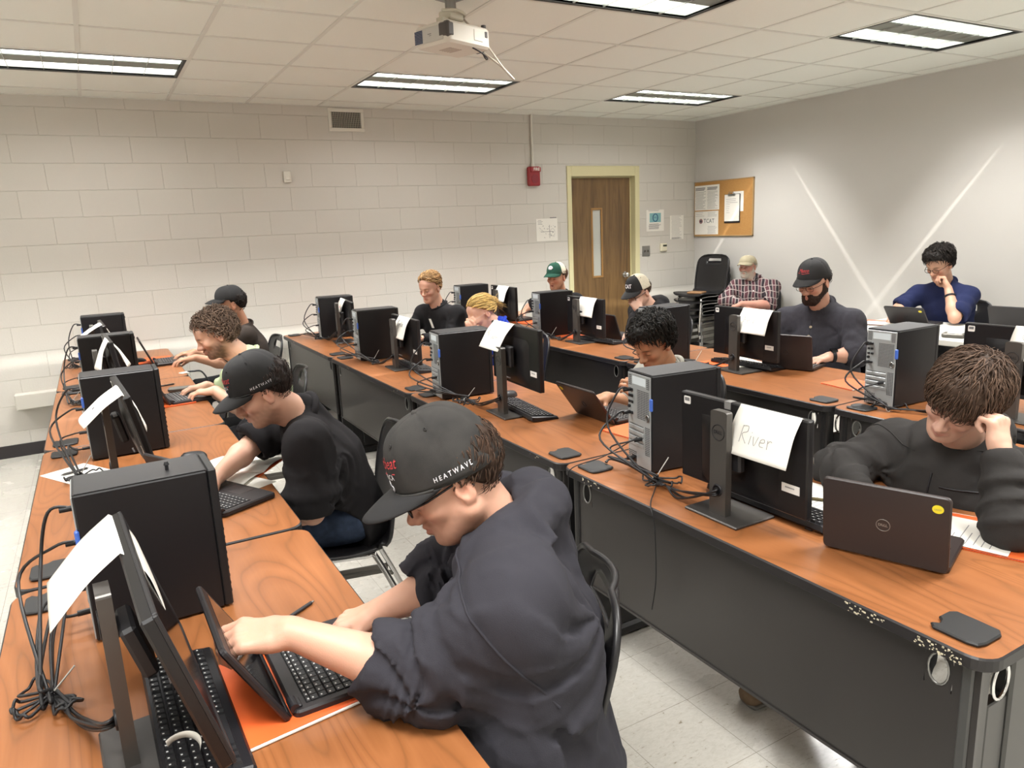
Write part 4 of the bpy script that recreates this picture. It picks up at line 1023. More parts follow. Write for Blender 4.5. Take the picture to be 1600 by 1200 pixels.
# ---------------------------------------------------------------- head (local: x right, y forward, z up)
def frame(fwd, roll=0.):
    f = unit(fwd); r = unit(np.cross(f, [0, 0, 1])); u = np.cross(r, f)
    c, s = math.cos(roll), math.sin(roll); r, u = r * c + u * s, u * c - r * s
    return np.stack([r, f, u], 1)
def head_fn(st):
    fat = st.get('fat', 0); jaw = st.get('jaw', 0); s_ = Sdf(); U = s_.u; fem = st.get('fem', 0)
    U(p_ell((0, -.012, .028), (.0755, .095, .088)))
    U(p_ell((0, .026, -.036), (.059 + fat * .006, .058, .076)), .03)
    U(p_ell((0, .050, -.082), (.035 + fat * .01, .035, .030 - fem * .003)), .025)
    for x in (-1, 1):
        U(p_cap((x * (.050 + fat * .006), .0, -.055), (x * .020, .062, -.098), .019 + jaw + fat * .006, .017), .022)
        U(p_ell((x * .041, .058, -.024), (.022, .022, .020)), .022)
        U(p_cap((x * .010, .086, .014), (x * .038, .072, .014), .0105, .009), .014)
    U(p_ell((0, .068, .045), (.05, .022, .035)), .03)
    for x in (-1, 1): s_.cut(p_ell((x * .031, .099, -.003), (.018, .015, .0135)), .014)
    for x in (-1, 1):
        U(p_ell((x * .031, .0775, -.004), (.0145, .0125, .0115)), .005)
        s_.cut(p_cap((x * .020, .0905, -.0085), (x * .042, .0862, -.0075), .0016), .003)
    U(p_cap((0, .086, .010), (0, .105, -.030), .0078, .0105), .013); U(p_ell((0, .109, -.034), (.0115, .012, .0105)), .008)
    for x in (-1, 1): U(p_ell((x * .0125, .098, -.0375), (.0085, .0105, .0085)), .006); s_.cut(p_ell((x * .006, .103, -.0485), (.0022, .0035, .0028)), .002)
    for x in (-1, 1):
        U(p_cap((x * .021, .081, -.0655), (0, .0945, -.0605), .0052, .0062), .006); U(p_cap((x * .019, .081, -.071), (0, .0925, -.0735), .005, .0072), .006)
    s_.cut(p_cap((-.021, .0885, -.0675), (0, .1005, -.0665), .0022), .003); s_.cut(p_cap((.021, .0885, -.0675), (0, .1005, -.0665), .0022), .003)
    U(p_ell((0, .074, -.101), (.02, .018, .015)), .016)
    U(p_ell((0, .090, -.037), (.017, .017, .013)), .008)
    if st.get('smile'):
        for x in (-1, 1): U(p_ell((x * .036, .068, -.042), (.018, .016, .016)), .014)
    if st.get('mouth_open'): s_.cut(p_ell((0, .094, -.068), (.014, .014, .0075)), .004)
    for x in (-1, 1):
        Re = frame((x * .25, .97, -.15), 0)
        U(p_ell((x * .0785, -.012, -.012), (.0085, .0185, .031), Re), .006); s_.cut(p_ell((x * .0875, -.008, -.008), (.0065, .010, .019), Re), .004)
        U(p_cap((x * .074, -.006, -.03), (x * .076, -.004, -.036), .006), .006); U(p_cap((x * .079, .004, -.014), (x * .079, .004, -.006), .0045), .004)
    return s_
def p_head(c, R, sc, st):
    hs = head_fn(st); c = A(c)
    def fn(P): return hs.ev((P - c) @ R / sc, None, 0, 9) * sc
    return fn, c, .16 * sc

# ---------------------------------------------------------------- hands
FL = [((.041, .026, .021), .0092), ((.045, .030, .022), .0094), ((.042, .028, .022), .0089), ((.033, .021, .019), .0078)]
def rot(v, ax, a): ax = unit(ax); v = A(v); return v * math.cos(a) + np.cross(ax, v) * math.sin(a) + ax * (ax @ v) * (1 - math.cos(a))
def p_hand(W, d, n, side, curls=.5, thumb=(.5, .3), splay=1., sc=1.):
    """W wrist, d towards the knuckles, n out of the palm, side +1 right hand / -1 left"""
    W = A(W); d = unit(d); n = unit(A(n) - d * (A(n) @ d)); t = np.cross(d, n) * side
    if not hasattr(curls, '__len__'): curls = [curls] * 4
    curls = [c if hasattr(c, '__len__') else (c * .7, c * 1.1, c * .8) for c in curls]
    at = lambda f, l, p=0: W + (d * f + t * l + n * p) * sc
    kn = [at(.086, .029), at(.091, .010), at(.087, -.009), at(.078, -.026)]
    palm = Sdf()
    palm.u(p_ecap(at(-.01, 0), at(.03, .002), t, .026 * sc, .019 * sc, .033 * sc, .0165 * sc))
    for i, k in enumerate(kn): palm.u(p_cap(at(.02, (.018, .007, -.005, -.017)[i], .002), k + n * .003 * sc, .0155 * sc, .0118 * sc), .012 * sc)
    palm.u(p_ell(at(.035, .024, .012), A(.017, .026, .015) * sc, np.stack([t, d, n], 1)), .012 * sc); palm.u(p_ell(at(.035, -.02, .008), A(.013, .03, .013) * sc, np.stack([t, d, n], 1)), .012 * sc)
    fing = []
    for i, k in enumerate(kn):
        (l, r) = FL[i]; f = Sdf(); v = rot(d, n, -side * (.10, .03, -.04, -.12)[i] * splay); p = k; ax = np.cross(v, n)
        f.u(p_cap(k - v * .006, k, r * 1.12 * sc))
        for j in range(3):
            v = rot(v, ax, curls[i][j]); q = p + v * l[j] * sc
            f.u(p_cap(p, q, r * (1.05, .98, .93)[j] * sc, r * (.98, .93, .8)[j] * sc), .003 * sc); p = q
        fing.append(f)
    f = Sdf(); v = unit(d * (.75 - .3 * thumb[0]) + t * .62 + n * (.1 + .65 * thumb[0])); p = at(.028, .022, .009); ax = unit(np.cross(v, d * .6 - t * .5 + n * .5))
    for j, (l, r0, r1) in enumerate(((.042, .0145, .0118), (.032, .0112, .0102), (.025, .0102, .0082))):
        if j: v = rot(v, np.cross(v, unit(d * .7 - t * .6 + n * .35)), thumb[1])
        q = p + v * l * sc; f.u(p_cap(p, q, r0 * sc, r1 * sc), .004 * sc); p = q
    def fn(P):
        b = palm.ev(P, None, 0, 9); out = smin(b, f.ev(P, None, 0, 9), .010 * sc)
        for g in fing: out = np.minimum(out, smin(b, g.ev(P, None, 0, 9), .007 * sc))
        return out
    return fn, at(.08, 0), .135 * sc

# ---------------------------------------------------------------- hair
def hairline(y, st):
    """lowest hair height on the unit scalp as a function of forwardness y"""
    fr = st.get('front', .58); nape = st.get('nape', -.72)
    return np.interp(y, [-1, -.45, -.05, .12, .3, .55, .8, 1.], [nape, nape + .1, -.22, -.30 if st.get('sideburn', 1) else -.1, .12, fr - .16, fr, fr + .02])
HC = A(0, -.012, .028); HR = A(.0755, .095, .088)
def hair_shell(name, c, R, sc, st, col, parent, origin, M):
    nu, nv = 150, 76
    az = np.linspace(0, 2 * PI, nu + 1)[:-1]; el = np.linspace(PI / 2, -PI / 2 * .82, nv)
    E_, Z_ = np.meshgrid(el, az, indexing='ij'); n = np.stack([np.cos(E_) * np.sin(Z_), np.cos(E_) * np.cos(Z_), np.sin(E_)], -1).reshape(-1, 3)
    m = sst(0, st.get('fade', .16), n[:, 2] - hairline(n[:, 1], st))
    th = st.get('side', .008) + (st.get('top', .02) - st.get('side', .008)) * sst(.15, .8, n[:, 2])
    th = th + st.get('fr', 0) * sst(.2, .8, n[:, 1]) * sst(.1, .6, n[:, 2]) + st.get('bk', 0) * sst(.1, .8, -n[:, 1])
    wv = st.get('wav', .003); fq = st.get('freq', 26)
    g = nz(n, fq * .35, 1.) * .6 + np.sin(n[:, 0] * fq + 3 * nz(n, 5, 2.)) * .5 * (1 - abs(n[:, 2])) + .6 * nz(n, fq, 3)
    off = -.006 + (th + .006) * m + wv * g * m
    Pl = HC + n * HR + n * off[:, None]; V = c + (Pl * sc) @ R.T
    i = np.arange(nv - 1)[:, None] * nu; j = np.arange(nu)[None]; j2 = (j + 1) % nu
    F = np.stack([i + j, i + nu + j, i + nu + j2, i + j2], -1).reshape(-1, 4); keep = m[F].max(1) > .001; F = F[keep]
    used = np.unique(F); mp = np.full(len(V), -1); mp[used] = np.arange(len(used))
    cl = np.array(lin(col))[None] * st.get('root', .7) * (1 + .25 * g[used, None])  # shell darkened, most in its hollows, to paint the shade between strands
    return V[used], mp[F], np.clip(cl, 0, 1)
def hair_clumps(c, R, sc, st, col, n, seed):
    rng = np.random.default_rng(seed); V = []; F = []; CL = []; c0 = np.array(lin(col)); wh = A(st.get('whorl', (.05, -.5, .86)))
    L0 = st.get('len', .05); seg = 6; o = 0
    while n > 0:
        d = unit(rng.normal(size=3))
        if d[2] < hairline(d[1], st) + .03: continue
        if st.get('clump_ok') and not st['clump_ok'](d): continue
        n -= 1; p = d.copy(); L = L0 * rng.uniform(.6, 1.25) * (st.get('lenf', lambda q: 1)(d)); w0 = st.get('w', .0045) * rng.uniform(.7, 1.3)
        th = st.get('side', .008) + (st.get('top', .02) - st.get('side', .008)) * sst(.15, .8, np.array([d[2]]))[0] + st.get('bk', 0) * max(0, -d[1])
        ph = rng.uniform(0, 6); cur = st.get('curl', 0); pts = []; q = HC + d * HR + d * (th * .95)
        lift = st.get('lift', .006) * rng.uniform(.3, 1.5); jit = rng.normal(size=3) * st.get('jit', .25)
        for k in range(seg):
            t = k / (seg - 1); nn = unit((q - HC) / HR)
            fl = nn * (nn @ wh) - wh; fl = fl + A(st.get('bias', (0, 0, 0))) * 1. + jit
            fl = unit(fl - nn * (fl @ nn) * .9)
            base = HC + nn * HR; rr = th + .0025 + lift * math.sin(PI * min(1, t * 1.1)) - st.get('tuck', .004) * t
            q = base + nn * rr
            cw = np.cross(nn, fl); pts.append(q + cw * cur * math.sin(ph + t * 5) + nn * cur * .6 * math.cos(ph + t * 5)); q = q + fl * (L / seg)
            if st.get('drop'): q = q - A(0, 0, 1) * 0 
        pts = np.array(pts); wd = w0 * np.array([.45, .8, .8, .7, .45, .05]); br = rng.uniform(.55, 1.6)
        for k in range(seg):
            tg = unit(pts[min(k + 1, seg - 1)] - pts[max(k - 1, 0)]); nn = unit(pts[k] - HC); cw = unit(np.cross(nn, tg)); nn = np.cross(tg, cw)
            for a in (0, 1, 2, 3, 4):
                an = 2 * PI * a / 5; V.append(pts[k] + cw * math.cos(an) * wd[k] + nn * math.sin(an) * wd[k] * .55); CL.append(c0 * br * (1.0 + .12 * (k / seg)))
        for k in range(seg - 1):
            for a in range(5): F.append((o + k * 5 + a, o + k * 5 + (a + 1) % 5, o + (k + 1) * 5 + (a + 1) % 5, o + (k + 1) * 5 + a))
        o += seg * 5
    V = np.array(V); return c + (V * sc) @ R.T, np.array(F), np.clip(np.array(CL), 0, 1)
def vc_mat(name, rough=.55, sss=0, spec=.4, bump=0):
    N = Nodes(name); at = N.n('ShaderNodeVertexColor', layer_name='Col'); N.l(at.outputs['Color'], N.b.inputs['Base Color'])
    N.b.inputs['Roughness'].default_value = rough; N.b.inputs['Specular IOR Level'].default_value = spec
    if sss:
        N.b.inputs['Subsurface Weight'].default_value = sss; N.b.inputs['Subsurface Radius'].default_value = (.010, .004, .002); N.b.inputs['Subsurface Scale'].default_value = 1
    if bump: v = N.coord(); N.bump(N.noise(v, 420, 3), bump, .002)
    return N.m
M_SKIN = vc_mat('skin', .5, .12, .4, .12); M_HAIR = vc_mat('hair', .62, 0, .22)
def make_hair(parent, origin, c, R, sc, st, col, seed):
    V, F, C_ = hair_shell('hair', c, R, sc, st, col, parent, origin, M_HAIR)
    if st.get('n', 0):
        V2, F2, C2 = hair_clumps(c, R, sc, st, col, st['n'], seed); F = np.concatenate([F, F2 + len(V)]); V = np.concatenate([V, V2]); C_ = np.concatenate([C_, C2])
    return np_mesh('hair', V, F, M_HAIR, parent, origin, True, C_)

# ---------------------------------------------------------------- caps
def cap_geo(st):
    hi = st.get('hi', .1); fr = st.get('structured', 1.)
    def rimz(a): return .030 + .016 * math.cos(a) + st.get('rz', 0)
    def pt(a, t, off=0):
        z0 = rimz(a); zt = .030 + hi; f = max(0, math.cos(a))
        rx, ry = .0845, .1015 + .004 * f
        e = t * PI / 2; bulge = .70 - .18 * fr * f
        cr = max(0, math.cos(e)) ** bulge; z = z0 + (zt - z0) * math.sin(e) ** (1.0 + .12 * fr * f)
        rr = cr + off / .09
        return A(math.sin(a) * rx * rr, -.010 + math.cos(a) * ry * rr, z + off * math.sin(e))
    return pt, rimz
def make_cap(parent, origin, c, R, sc, st):
    pt, rimz = cap_geo(st); W = lambda p: c + R @ (A(p) * sc) - A(origin)
    g = MB(); mats = st['mats']; nu, nv = 72, 16
    V = []; mi = []
    for i in range(nu):
        a = 2 * PI * i / nu - PI
        for j in range(nv + 1):
            t = j / nv; seam = min(abs(((a + PI / 6) / (PI / 3)) % 1 - 0), 1 - ((a + PI / 6) / (PI / 3)) % 1) if 1 else 1
            V.append(W(pt(a, t, -.0012 if seam < .02 and j > 1 else 0)))
    for i in range(nu):
        a = 2 * PI * (i + .5) / nu - PI
        m = 1 if (st.get('mesh_back') and abs(a) > 1.25) else 0
        for j in range(nv): g.add([V[i * (nv + 1) + j], V[i * (nv + 1) + j + 1], V[((i + 1) % nu) * (nv + 1) + j + 1], V[((i + 1) % nu) * (nv + 1) + j]], [(0, 1, 2, 3)], m, True)
    cr = g.build('crown', mats, parent); cr.name = 'cap'
    me = cr.data
    import bmesh
    bm = bmesh.new(); bm.from_mesh(me); bmesh.ops.remove_doubles(bm, verts=bm.verts, dist=.0004); bm.to_mesh(me); bm.free()
    q = cr.modifiers.new('S', 'SOLIDIFY'); q.thickness = .003; q.offset = -1
    cap = cr
    L = st.get('brim', .072); dr = st.get('brim_drop', .018); cv = st.get('brim_curve', .022); a1 = 1.12
    def bf(u, v):
        a = (2 * u - 1) * st.get('brim_arc', 1.12); p0 = pt(a, 0); k = v; x = p0[0] * (1 - .06 * k); s = math.sqrt(max(0, 1 - (2 * u - 1) ** 2 * .98))
        y = p0[1] + L * k * (s ** .75); side = (x / .08) ** 2
        return W((x, y, p0[2] + .002 - dr * k * (y - p0[1]) / L - cv * side * (.35 + .65 * k) + .0))
    g = MB(); g.grid(bf, 28, 8, m=0); b = g.build('brim', [st.get('brim_mat', mats[0])], cap, solid=.004)
    rp = MB(); rp.tube([W(pt(a, .015, .0015)) for a in np.linspace(-1.15, 1.15, 25)], .0028 * sc, 6); rp.build('rope', st.get('rope', mats[0]), cap)
    bt = MB(); tp = pt(0, 1.0); bt.at(tuple(W(tp))); bt.lathe([(0, .004), (.005, .0035), (.0075, .001), (.008, -.002)], 12); bt.build('button', mats[0], cap)
    for a in (PI / 6, -PI / 6, PI / 2, -PI / 2):
        e = MB(); 
        e.tube([W(pt(a + .028 * math.cos(q), .62 + .02 * math.sin(q), .0006)) for q in np.linspace(0, 2 * PI, 9)[:-1]], .0012, 5, closed=True); e.build('eyelet', mats[0], cap)
    for txt, a0, t0, size, m, kw in st.get('text', ()):
        g = MB(); tv, tf = text_geo(txt, size, **kw); rad = .098
        # grow thin faces so that letters wrap around the crown
        g.add([W(pt(a0 - x / rad, max(0, t0 + y / (st.get('hi', .1) * 1.35)), .0012)) for x, y in tv], tf); o = g.build('embroidery', m, cap)
    for pl, a0, t0, r_, m in st.get('strokes', ()):
        g = MB(); g.tube([W(pt(a0 - x / .098, max(0, t0 + y / (st.get('hi', .1) * 1.35)), .0012)) for x, y in pl], r_, 4); g.build('embroidery', m, cap)
    return cap
# ================================================================ people
M_CAPB = mat('cap_black_twill', '1b1a1b', .85, bump=.12, bscale=900); M_CAPW = mat('cap_worn_black', '2a2826', .9, var=.35, vscale=16, bump=.12, bscale=800)
M_THR_R = mat('thread_red', 'b8383c', .7); M_THR_W = mat('thread_white', 'cfcdd2', .7); M_GLS = mat('glasses_black', '141317', .25)
M_LENS = mat('lens_glass', 'ffffff', .02, trans=1.0, alpha=.25)
def cloth(name, col, rough=.9, var=.12, vs=6, bump=.18, bs=500, sheen=.0): return mat(name, col, rough, 0, .25, var, vs, bump, bs, sheen=sheen)
M_DENIM = cloth('denim', '2f3a4e', .9, .25, 40); M_DENIML = cloth('light_denim', '66788f', .9, .2, 40); M_KHAKI = cloth('tan_suede', '6d5b48', .9, .2, 30); M_DKPANT = cloth('dark_trousers', '1d1d20')

def radial(P, rads, amp, ph):
    """creases fanning out of elbows and armpits"""
    v = np.zeros(len(P))
    for k, (c, ax, rd, wgt) in enumerate(rads):
        q = P - c; r = np.linalg.norm(q, axis=1); m = r < rd * 1.9
        if not m.any(): continue
        a = unit(np.cross(ax, [.3, .2, 1])); b = np.cross(ax, a); qq = q[m]; phi = np.arctan2(qq @ a, qq @ b) + 1.4 * nz(P[m], 9, ph + k) + 2.2 * r[m] / rd
        w = np.sin(phi * 5 + k) ; w = w - .7 * np.exp(-(w / .35) ** 2); v[m] += amp * wgt * w * np.exp(-(r[m] / rd) ** 2) * sst(.045, .10, r[m])
    return v
def person(S_):
    """S_: joints in metres in the room, plus looks. Builds one body and its clothes as children of an empty on the floor."""
    H = A(S_['H']); N = A(S_['N']); P_ = A(S_['P']); R = frame(S_['face'], S_.get('roll', 0)); sc = S_.get('hs', 1.); f = unit([*S_['f'][:2], 0]); left = np.cross([0, 0, 1], f); side = S_.get('side', left)
    sl, sr, el, wl, er, wr = [A(S_[k]) for k in ('sl', 'sr', 'el', 'wl', 'er', 'wr')]
    org = A(P_[0], P_[1], 0); t = thing('person', S_['label'], 'person', tuple(org), 0)
    hb = S_.get('h', .005); bulk = S_.get('bulk', 1.); hd = S_.get('hd', {})
    # ---- the body: head, neck, trunk, arms, hands and legs as one skin
    b = Sdf(); b.u(p_head(H, R, sc, hd))
    nk0 = H + R @ (A(0, -.022, -.055) * sc); nr = .053 * sc * (1 + .12 * (bulk - 1) * 3) * S_.get('neck', 1)
    b.u(p_cap(nk0, N + A(0, 0, -.02), nr, nr * 1.12), .022)
    jw = H + R @ (A(0, .03, -.085) * sc); b.u(p_cap(jw, N + f * .03 + A(0, 0, -.03), .026 * sc, .035), .03)
    tw = .13 * bulk
    b.u(p_ecap(P_ + A(0, 0, .06), N - A(0, 0, .10), left, tw, .085 * bulk, tw, .07), .04)
    for s, e in ((sl, el), (sr, er)): b.u(p_cap(N - A(0, 0, .04), s, .05, .045), .03); b.u(p_cap(s, e, .047 * bulk, .039 * bulk), .025)
    for e, w in ((el, wl), (er, wr)):
        m = e + (w - e) * .3; b.u(p_cap(e, m, .040 * bulk, .042 * bulk), .015); b.u(p_cap(m, w, .042 * bulk, .0265 * (bulk * .5 + .5)), .02)
    for key, W, sd in (('hl', wl, -1), ('hr', wr, 1)):
        if key in S_: q = S_[key]; b.u(p_hand(W, q['d'], q['n'], sd, q.get('c', .5), q.get('th', (.5, .3)), q.get('sp', 1), q.get('sc', 1)), .012)
    kl, kr = [A(k) for k in S_.get('knees', (P_ + f * .42 + left * .12 + A(0, 0, -.03), P_ + f * .42 - left * .12 + A(0, 0, -.03)))]
    al, ar = [A(k) for k in S_.get('ankles', (A(kl[0], kl[1], .09) + f * .02, A(kr[0], kr[1], .09) + f * .02))]
    for k_, a_, s_ in ((kl, al, 1), (kr, ar, -1)):
        hip = P_ + left * s_ * .09; b.u(p_cap(hip, k_, .07, .05), .02); b.u(p_cap(k_, a_, .05, .035), .02)
    V, Fc = b.mesh(hb)
    # ---- skin tint (lips, brows, stubble, blush belong to the skin itself)
    base = np.array(lin(S_.get('skin', 'c99a80'))); col = np.tile(base, (len(V), 1)); L = (V - H) @ R / sc; near = np.linalg.norm(L, axis=1) < .19
    def tint(mask, c, a): 
        nonlocal col
        w = (mask * a * near)[:, None]; col = col * (1 - w) + np.array(lin(c)) * w
    def gs(c, r): return np.exp(-(((L - A(c)) / A(r)) ** 2).sum(1))
    tint(gs((0, .10, -.036), (.016, .02, .016)) + gs((.04, .07, -.032), (.022, .03, .02)) + gs((-.04, .07, -.032), (.022, .03, .02)), S_.get('blush', 'c27a68'), .5)
    tint(np.clip(gs((0, .094, -.0675), (.021, .02, .0075)) * 1.5, 0, 1), S_.get('lip', 'b0675c'), .7)
    for x in (-1, 1):
        tint(np.clip(1.6 * gs((x * .030, .085, .0155 + S_.get('browz', 0)), (.017, .02, .0042)), 0, 1), S_.get('brow', '3b2c24'), S_.get('browa', .8))
        tint(np.clip(1.4 * gs((x * .031, .088, -.0088), (.014, .014, .0028)), 0, 1), '2c211e', .85)
        tint(gs((x * .080, -.012, -.012), (.012, .022, .03)), 'cf7f6a', .35)
    if S_.get('stubble'):
        sc_, sa = S_['stubble']; jz = np.clip(sst(-.02, -.06, L[:, 2]) * sst(-.03, .02, L[:, 1]) * (1 - .8 * gs((0, .097, -.0675), (.024, .02, .008))) * sst(-.15, -.125, L[:, 2]), 0, 1)
        jz = jz * (1 - sst(.075, .1, np.abs(L[:, 0]))) * (1 - .85 * (gs((.036, .066, -.035), (.026, .03, .026)) + gs((-.036, .066, -.035), (.026, .03, .026))))
        tint(np.clip(jz * (1 + .25 * nz(L, 300)), 0, 1), sc_, sa)
    if S_.get('nails', True):
        pass
    np_mesh('body', V, Fc, M_SKIN, t, org, True, np.clip(col, 0, 1))
    if S_.get('eyes'):
        for x in (-1, 1):
            g = MB(); c_ = H + R @ (A(x * .031, .0775, -.006) * sc) - org; g.at(tuple(c_)); g.lathe([(0, -.0105 * sc), (.0095 * sc, -.005 * sc), (.0108 * sc, 0), (.0095 * sc, .005 * sc), (0, .0105 * sc)], 12)
    # ---- hair, beard, cap, glasses
    if 'hair' in S_:
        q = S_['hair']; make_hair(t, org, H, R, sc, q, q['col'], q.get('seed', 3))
    if 'beard' in S_:
        q = S_['beard']; bs = Sdf(); th = q.get('th', .007); bs.u(p_ell((0, .048, -.084), (.039 + th, .040 + th, .036 + th * 1.6)))
        for x in (-1, 1): bs.u(p_cap((x * .058, .0, -.045), (x * .024, .064, -.098), .017 + th, .016 + th), .02); bs.u(p_cap((x * .067, .012, -.01), (x * .060, .005, -.05), .007 + th * .3, .012 + th * .6), .012)
        bs.u(p_cap((-.022, .088, -.056), (.022, .088, -.056), .0055 + th * .35), .008)
        for x in (-1, 1): bs.u(p_cap((x * .026, .084, -.058), (x * .028, .076, -.085), .007 + th * .3), .008)
        bs.cut(p_ell((0, .106, -.0675), (.015, .020, .0028)), .003); bs.cut(p_ell((0, .09, -.03), (.044, .05, .0205)), .008); bs.cut(p_cap((0, -.05, -.15), (0, .02, -.17), .05), .02)
        Vb, Fb = bs.mesh(.003, lambda Q: .0016 * nz(Q, 420) + .0012 * nz(Q, 190, 2)); g_ = nz(Vb, 500); cb = np.clip(np.array(lin(q['col']))[None] * (1 + .35 * g_[:, None]), 0, 1)
        np_mesh('beard', H + (Vb * sc) @ R.T, Fb, M_HAIR, t, org, True, cb)
    if 'cap' in S_: make_cap(t, org, H, R, sc * S_['cap'].get('sc', 1.), S_['cap'])
    W = lambda p: tuple(H + R @ (A(p) * sc) - org)
    if 'glasses' in S_:
        q = S_['glasses']; r0 = q.get('r', .0016); g = MB(); zc = -.006 + q.get('dz', 0)
        for x in (-1, 1):
            rim = [W((x * .033 + .0235 * math.copysign(abs(math.cos(a)) ** .7, math.cos(a)), .1015 - .10 * (abs(x * .033 + .0235 * math.cos(a)) - .01) ** 2 * 6, zc + q.get('lh', .0155) * math.copysign(abs(math.sin(a)) ** .7, math.sin(a)))) for a in np.linspace(0, 2 * PI, 25)[:-1]]
            g.tube(rim, r0 * sc, 6, closed=True)
        g.tube([W(p) for p in ((-.010, .102, zc + .004), (0, .1045, zc + .007), (.010, .102, zc + .004))], r0 * sc, 6)
        fr_ = g.build('glasses', q.get('m', M_GLS), t)
        for x in (-1, 1): g = MB(); g.tube([W(p) for p in ((x * .0565, .0945, zc + .006), (x * .072, .06, zc + .007), (x * .0785, .0, zc + .010), (x * .077, -.02, zc), (x * .074, -.032, zc - .015))], r0 * 1.15 * sc, 6); g.build('temple', q.get('m', M_GLS), fr_)
    # ---- top
    T = S_['top']; hs = S_.get('hc', .009); am = T.get('amp', .004); ph = T.get('ph', 0); kind = T['kind']
    cw, cd = T.get('w', .175) * bulk, T.get('d', .125) * bulk; bw, bd = T.get('bw', .17) * bulk, T.get('bd', .13) * bulk
    c = Sdf(); C_ = A(T['C']) if 'C' in T else N * .62 + P_ * .38 + A(0, 0, -.0)
    c.u(p_ecap(P_ + A(0, 0, T.get('hem', -.03)), C_, side, bw, bd, cw, cd)); c.u(p_ecap(C_, N - A(0, 0, .075) - f * .01, side, cw, cd, cw * .80, cd * .72), .05)
    if 'belly' in T: c.u(p_ell(A(T['belly'][0]), A(T['belly'][1])), .06)
    up = T.get('ar', .062) * (bulk * .5 + .5)
    for s_, e_, w_, key in ((sl, el, wl, 'L'), (sr, er, wr, 'R')):
        fr_ = T.get('sleeve' + key, T.get('sleeve', 1.))       # 0..1 upper arm, 1..2 forearm
        u1 = e_ if fr_ >= 1 else s_ + (e_ - s_) * fr_; Lu = np.linalg.norm(e_ - s_)
        def ff(P, tt, am=am, ph=ph): return am * 1.3 * sst(.15, .8, tt) * np.sin(tt * 14 + 3.6 * nz(P, 10, ph)) * (.6 + .6 * nz(P, 8, ph + 2)) + folds(P, 24, am * .6, ph)
        c.u(p_cap(N - A(0, 0, .058), s_ - A(0, 0, .004), .054, up * .98), .05)
        c.u(p_cap(s_, u1, up * T.get('sh', .88), up * (1.0 if fr_ < 1 else .94) + T.get('flare', 0), ff), T.get('kar', .045))
        if fr_ > 1:
            w1 = e_ + (w_ - e_) * (fr_ - 1); rr = T.get('cuff_r', .042)
            def f2(P, tt, am=am, ph=ph): return am * 1.5 * (1 - sst(.2, .8, tt) * .35) * (1 - .9 * sst(.72, .95, tt)) * np.sin(tt * T.get('fn', 22) + 3.5 * nz(P, 10, ph + 1)) * (.65 + .5 * nz(P, 8, ph))
            c.u(p_cap(e_, w1, up * .94, rr + T.get('bunch', .004), f2), .03)
            dr = unit(w_ - e_); end = w1 + dr * (rr * .2)
        else: dr = unit(e_ - s_); end = u1 + dr * .03
        if fr_ < 1.95 and (T.get('open', 1)):
            ra = (.047 - .008 * min(fr_, 1)) * bulk if fr_ <= 1 else .045 * bulk
            if fr_ <= 1 or am < .006: c.cut(p_cap(end - dr * .03 if fr_ <= 1 else w1 - dr * .005, end + dr * .12, *[min(ra + .006, (up + T.get('flare', 0) if fr_ <= 1 else rr) - .006)] * 2), .006)
            if fr_ <= 1: c.cut(p_cap(u1 + dr * (up * 3.0 + .03), u1 + dr * (up * 3.0 + .04), up * 3.0), .010)
            elif 1: c.cut(p_cap(w1 + dr * (rr * 3 + .022), w1 + dr * (rr * 3 + .03), rr * 3), .010)
    nf = N + (nk0 - N) * .12
    rads = []
    for s_, e_, w_ in ((sl, el, wl), (sr, er, wr)):
        bn = np.cross(unit(s_ - e_), unit(w_ - e_)); bn = unit(bn) if np.linalg.norm(bn) > .05 else left
        rads.append((e_, bn, .13, 1.0)); rads.append((s_ - A(0, 0, .05) + (C_ - s_) * .15, f, .15, .8))
    if kind == 'hoodie':
        hr = T.get('hood', 1.); bk = -f
        hf = T.get('hood_front', .105); pts = [N + f * hf + left * .03 - A(0, 0, .11), N + f * .075 + left * .075 - A(0, 0, .045), N + left * .088 + f * .0 + A(0, 0, .0), N + bk * .075 + left * .05 + A(0, 0, .03), N + bk * .095 + A(0, 0, .035),
               N + bk * .075 - left * .05 + A(0, 0, .03), N - left * .088 + A(0, 0, .0), N + f * .075 - left * .075 - A(0, 0, .045), N + f * hf - left * .03 - A(0, 0, .11)]
        rr = [.012, .024, .034, .036, .034, .036, .034, .024, .012]
        for i in range(8): c.u(p_cap(pts[i], pts[i + 1], rr[i] * hr, rr[i + 1] * hr, lambda P, tt: folds(P, 30, .004, 7)), .03)
        hq = T.get('hood_back', 1.); c.u(p_ecap(N + bk * .085 * hq + A(0, 0, .015), N + bk * .135 * hq - A(0, 0, .075), left, .105 * hr, .05 * hr, .06 * hr, .035 * hr, lambda P, tt: folds(P, 24, .005, 3)), .025)
        c.cut(p_cap(N - A(0, 0, .02), nk0 + (nk0 - N) * .6, nr + .010, nr + .035), .008)
    else:
        c.u(p_cap(N - f * .005 - A(0, 0, .03), N + (nk0 - N) * .06, nr * 1.32, nr * 1.2), .03)
        c.cut(p_cap(N - A(0, 0, .035) + f * .01, nk0 + (nk0 - N) * .5, nr + .005, nr + .014), .006)
    fs = T.get('fs', 13)
    def disp(P):
        v = radial(P, rads, am * T.get('rad', 1.1), ph) + folds(P * A(1, 1, .55), fs, am * 1.0, ph) + folds(P * A(1, 1, .7), fs * 2.2, am * .35, ph + 5)
        return v + T['disp'](P) if 'disp' in T else v
    V, Fc = c.mesh(hs, disp); top = np_mesh(T['name'], V, Fc, T['m'], t, org)
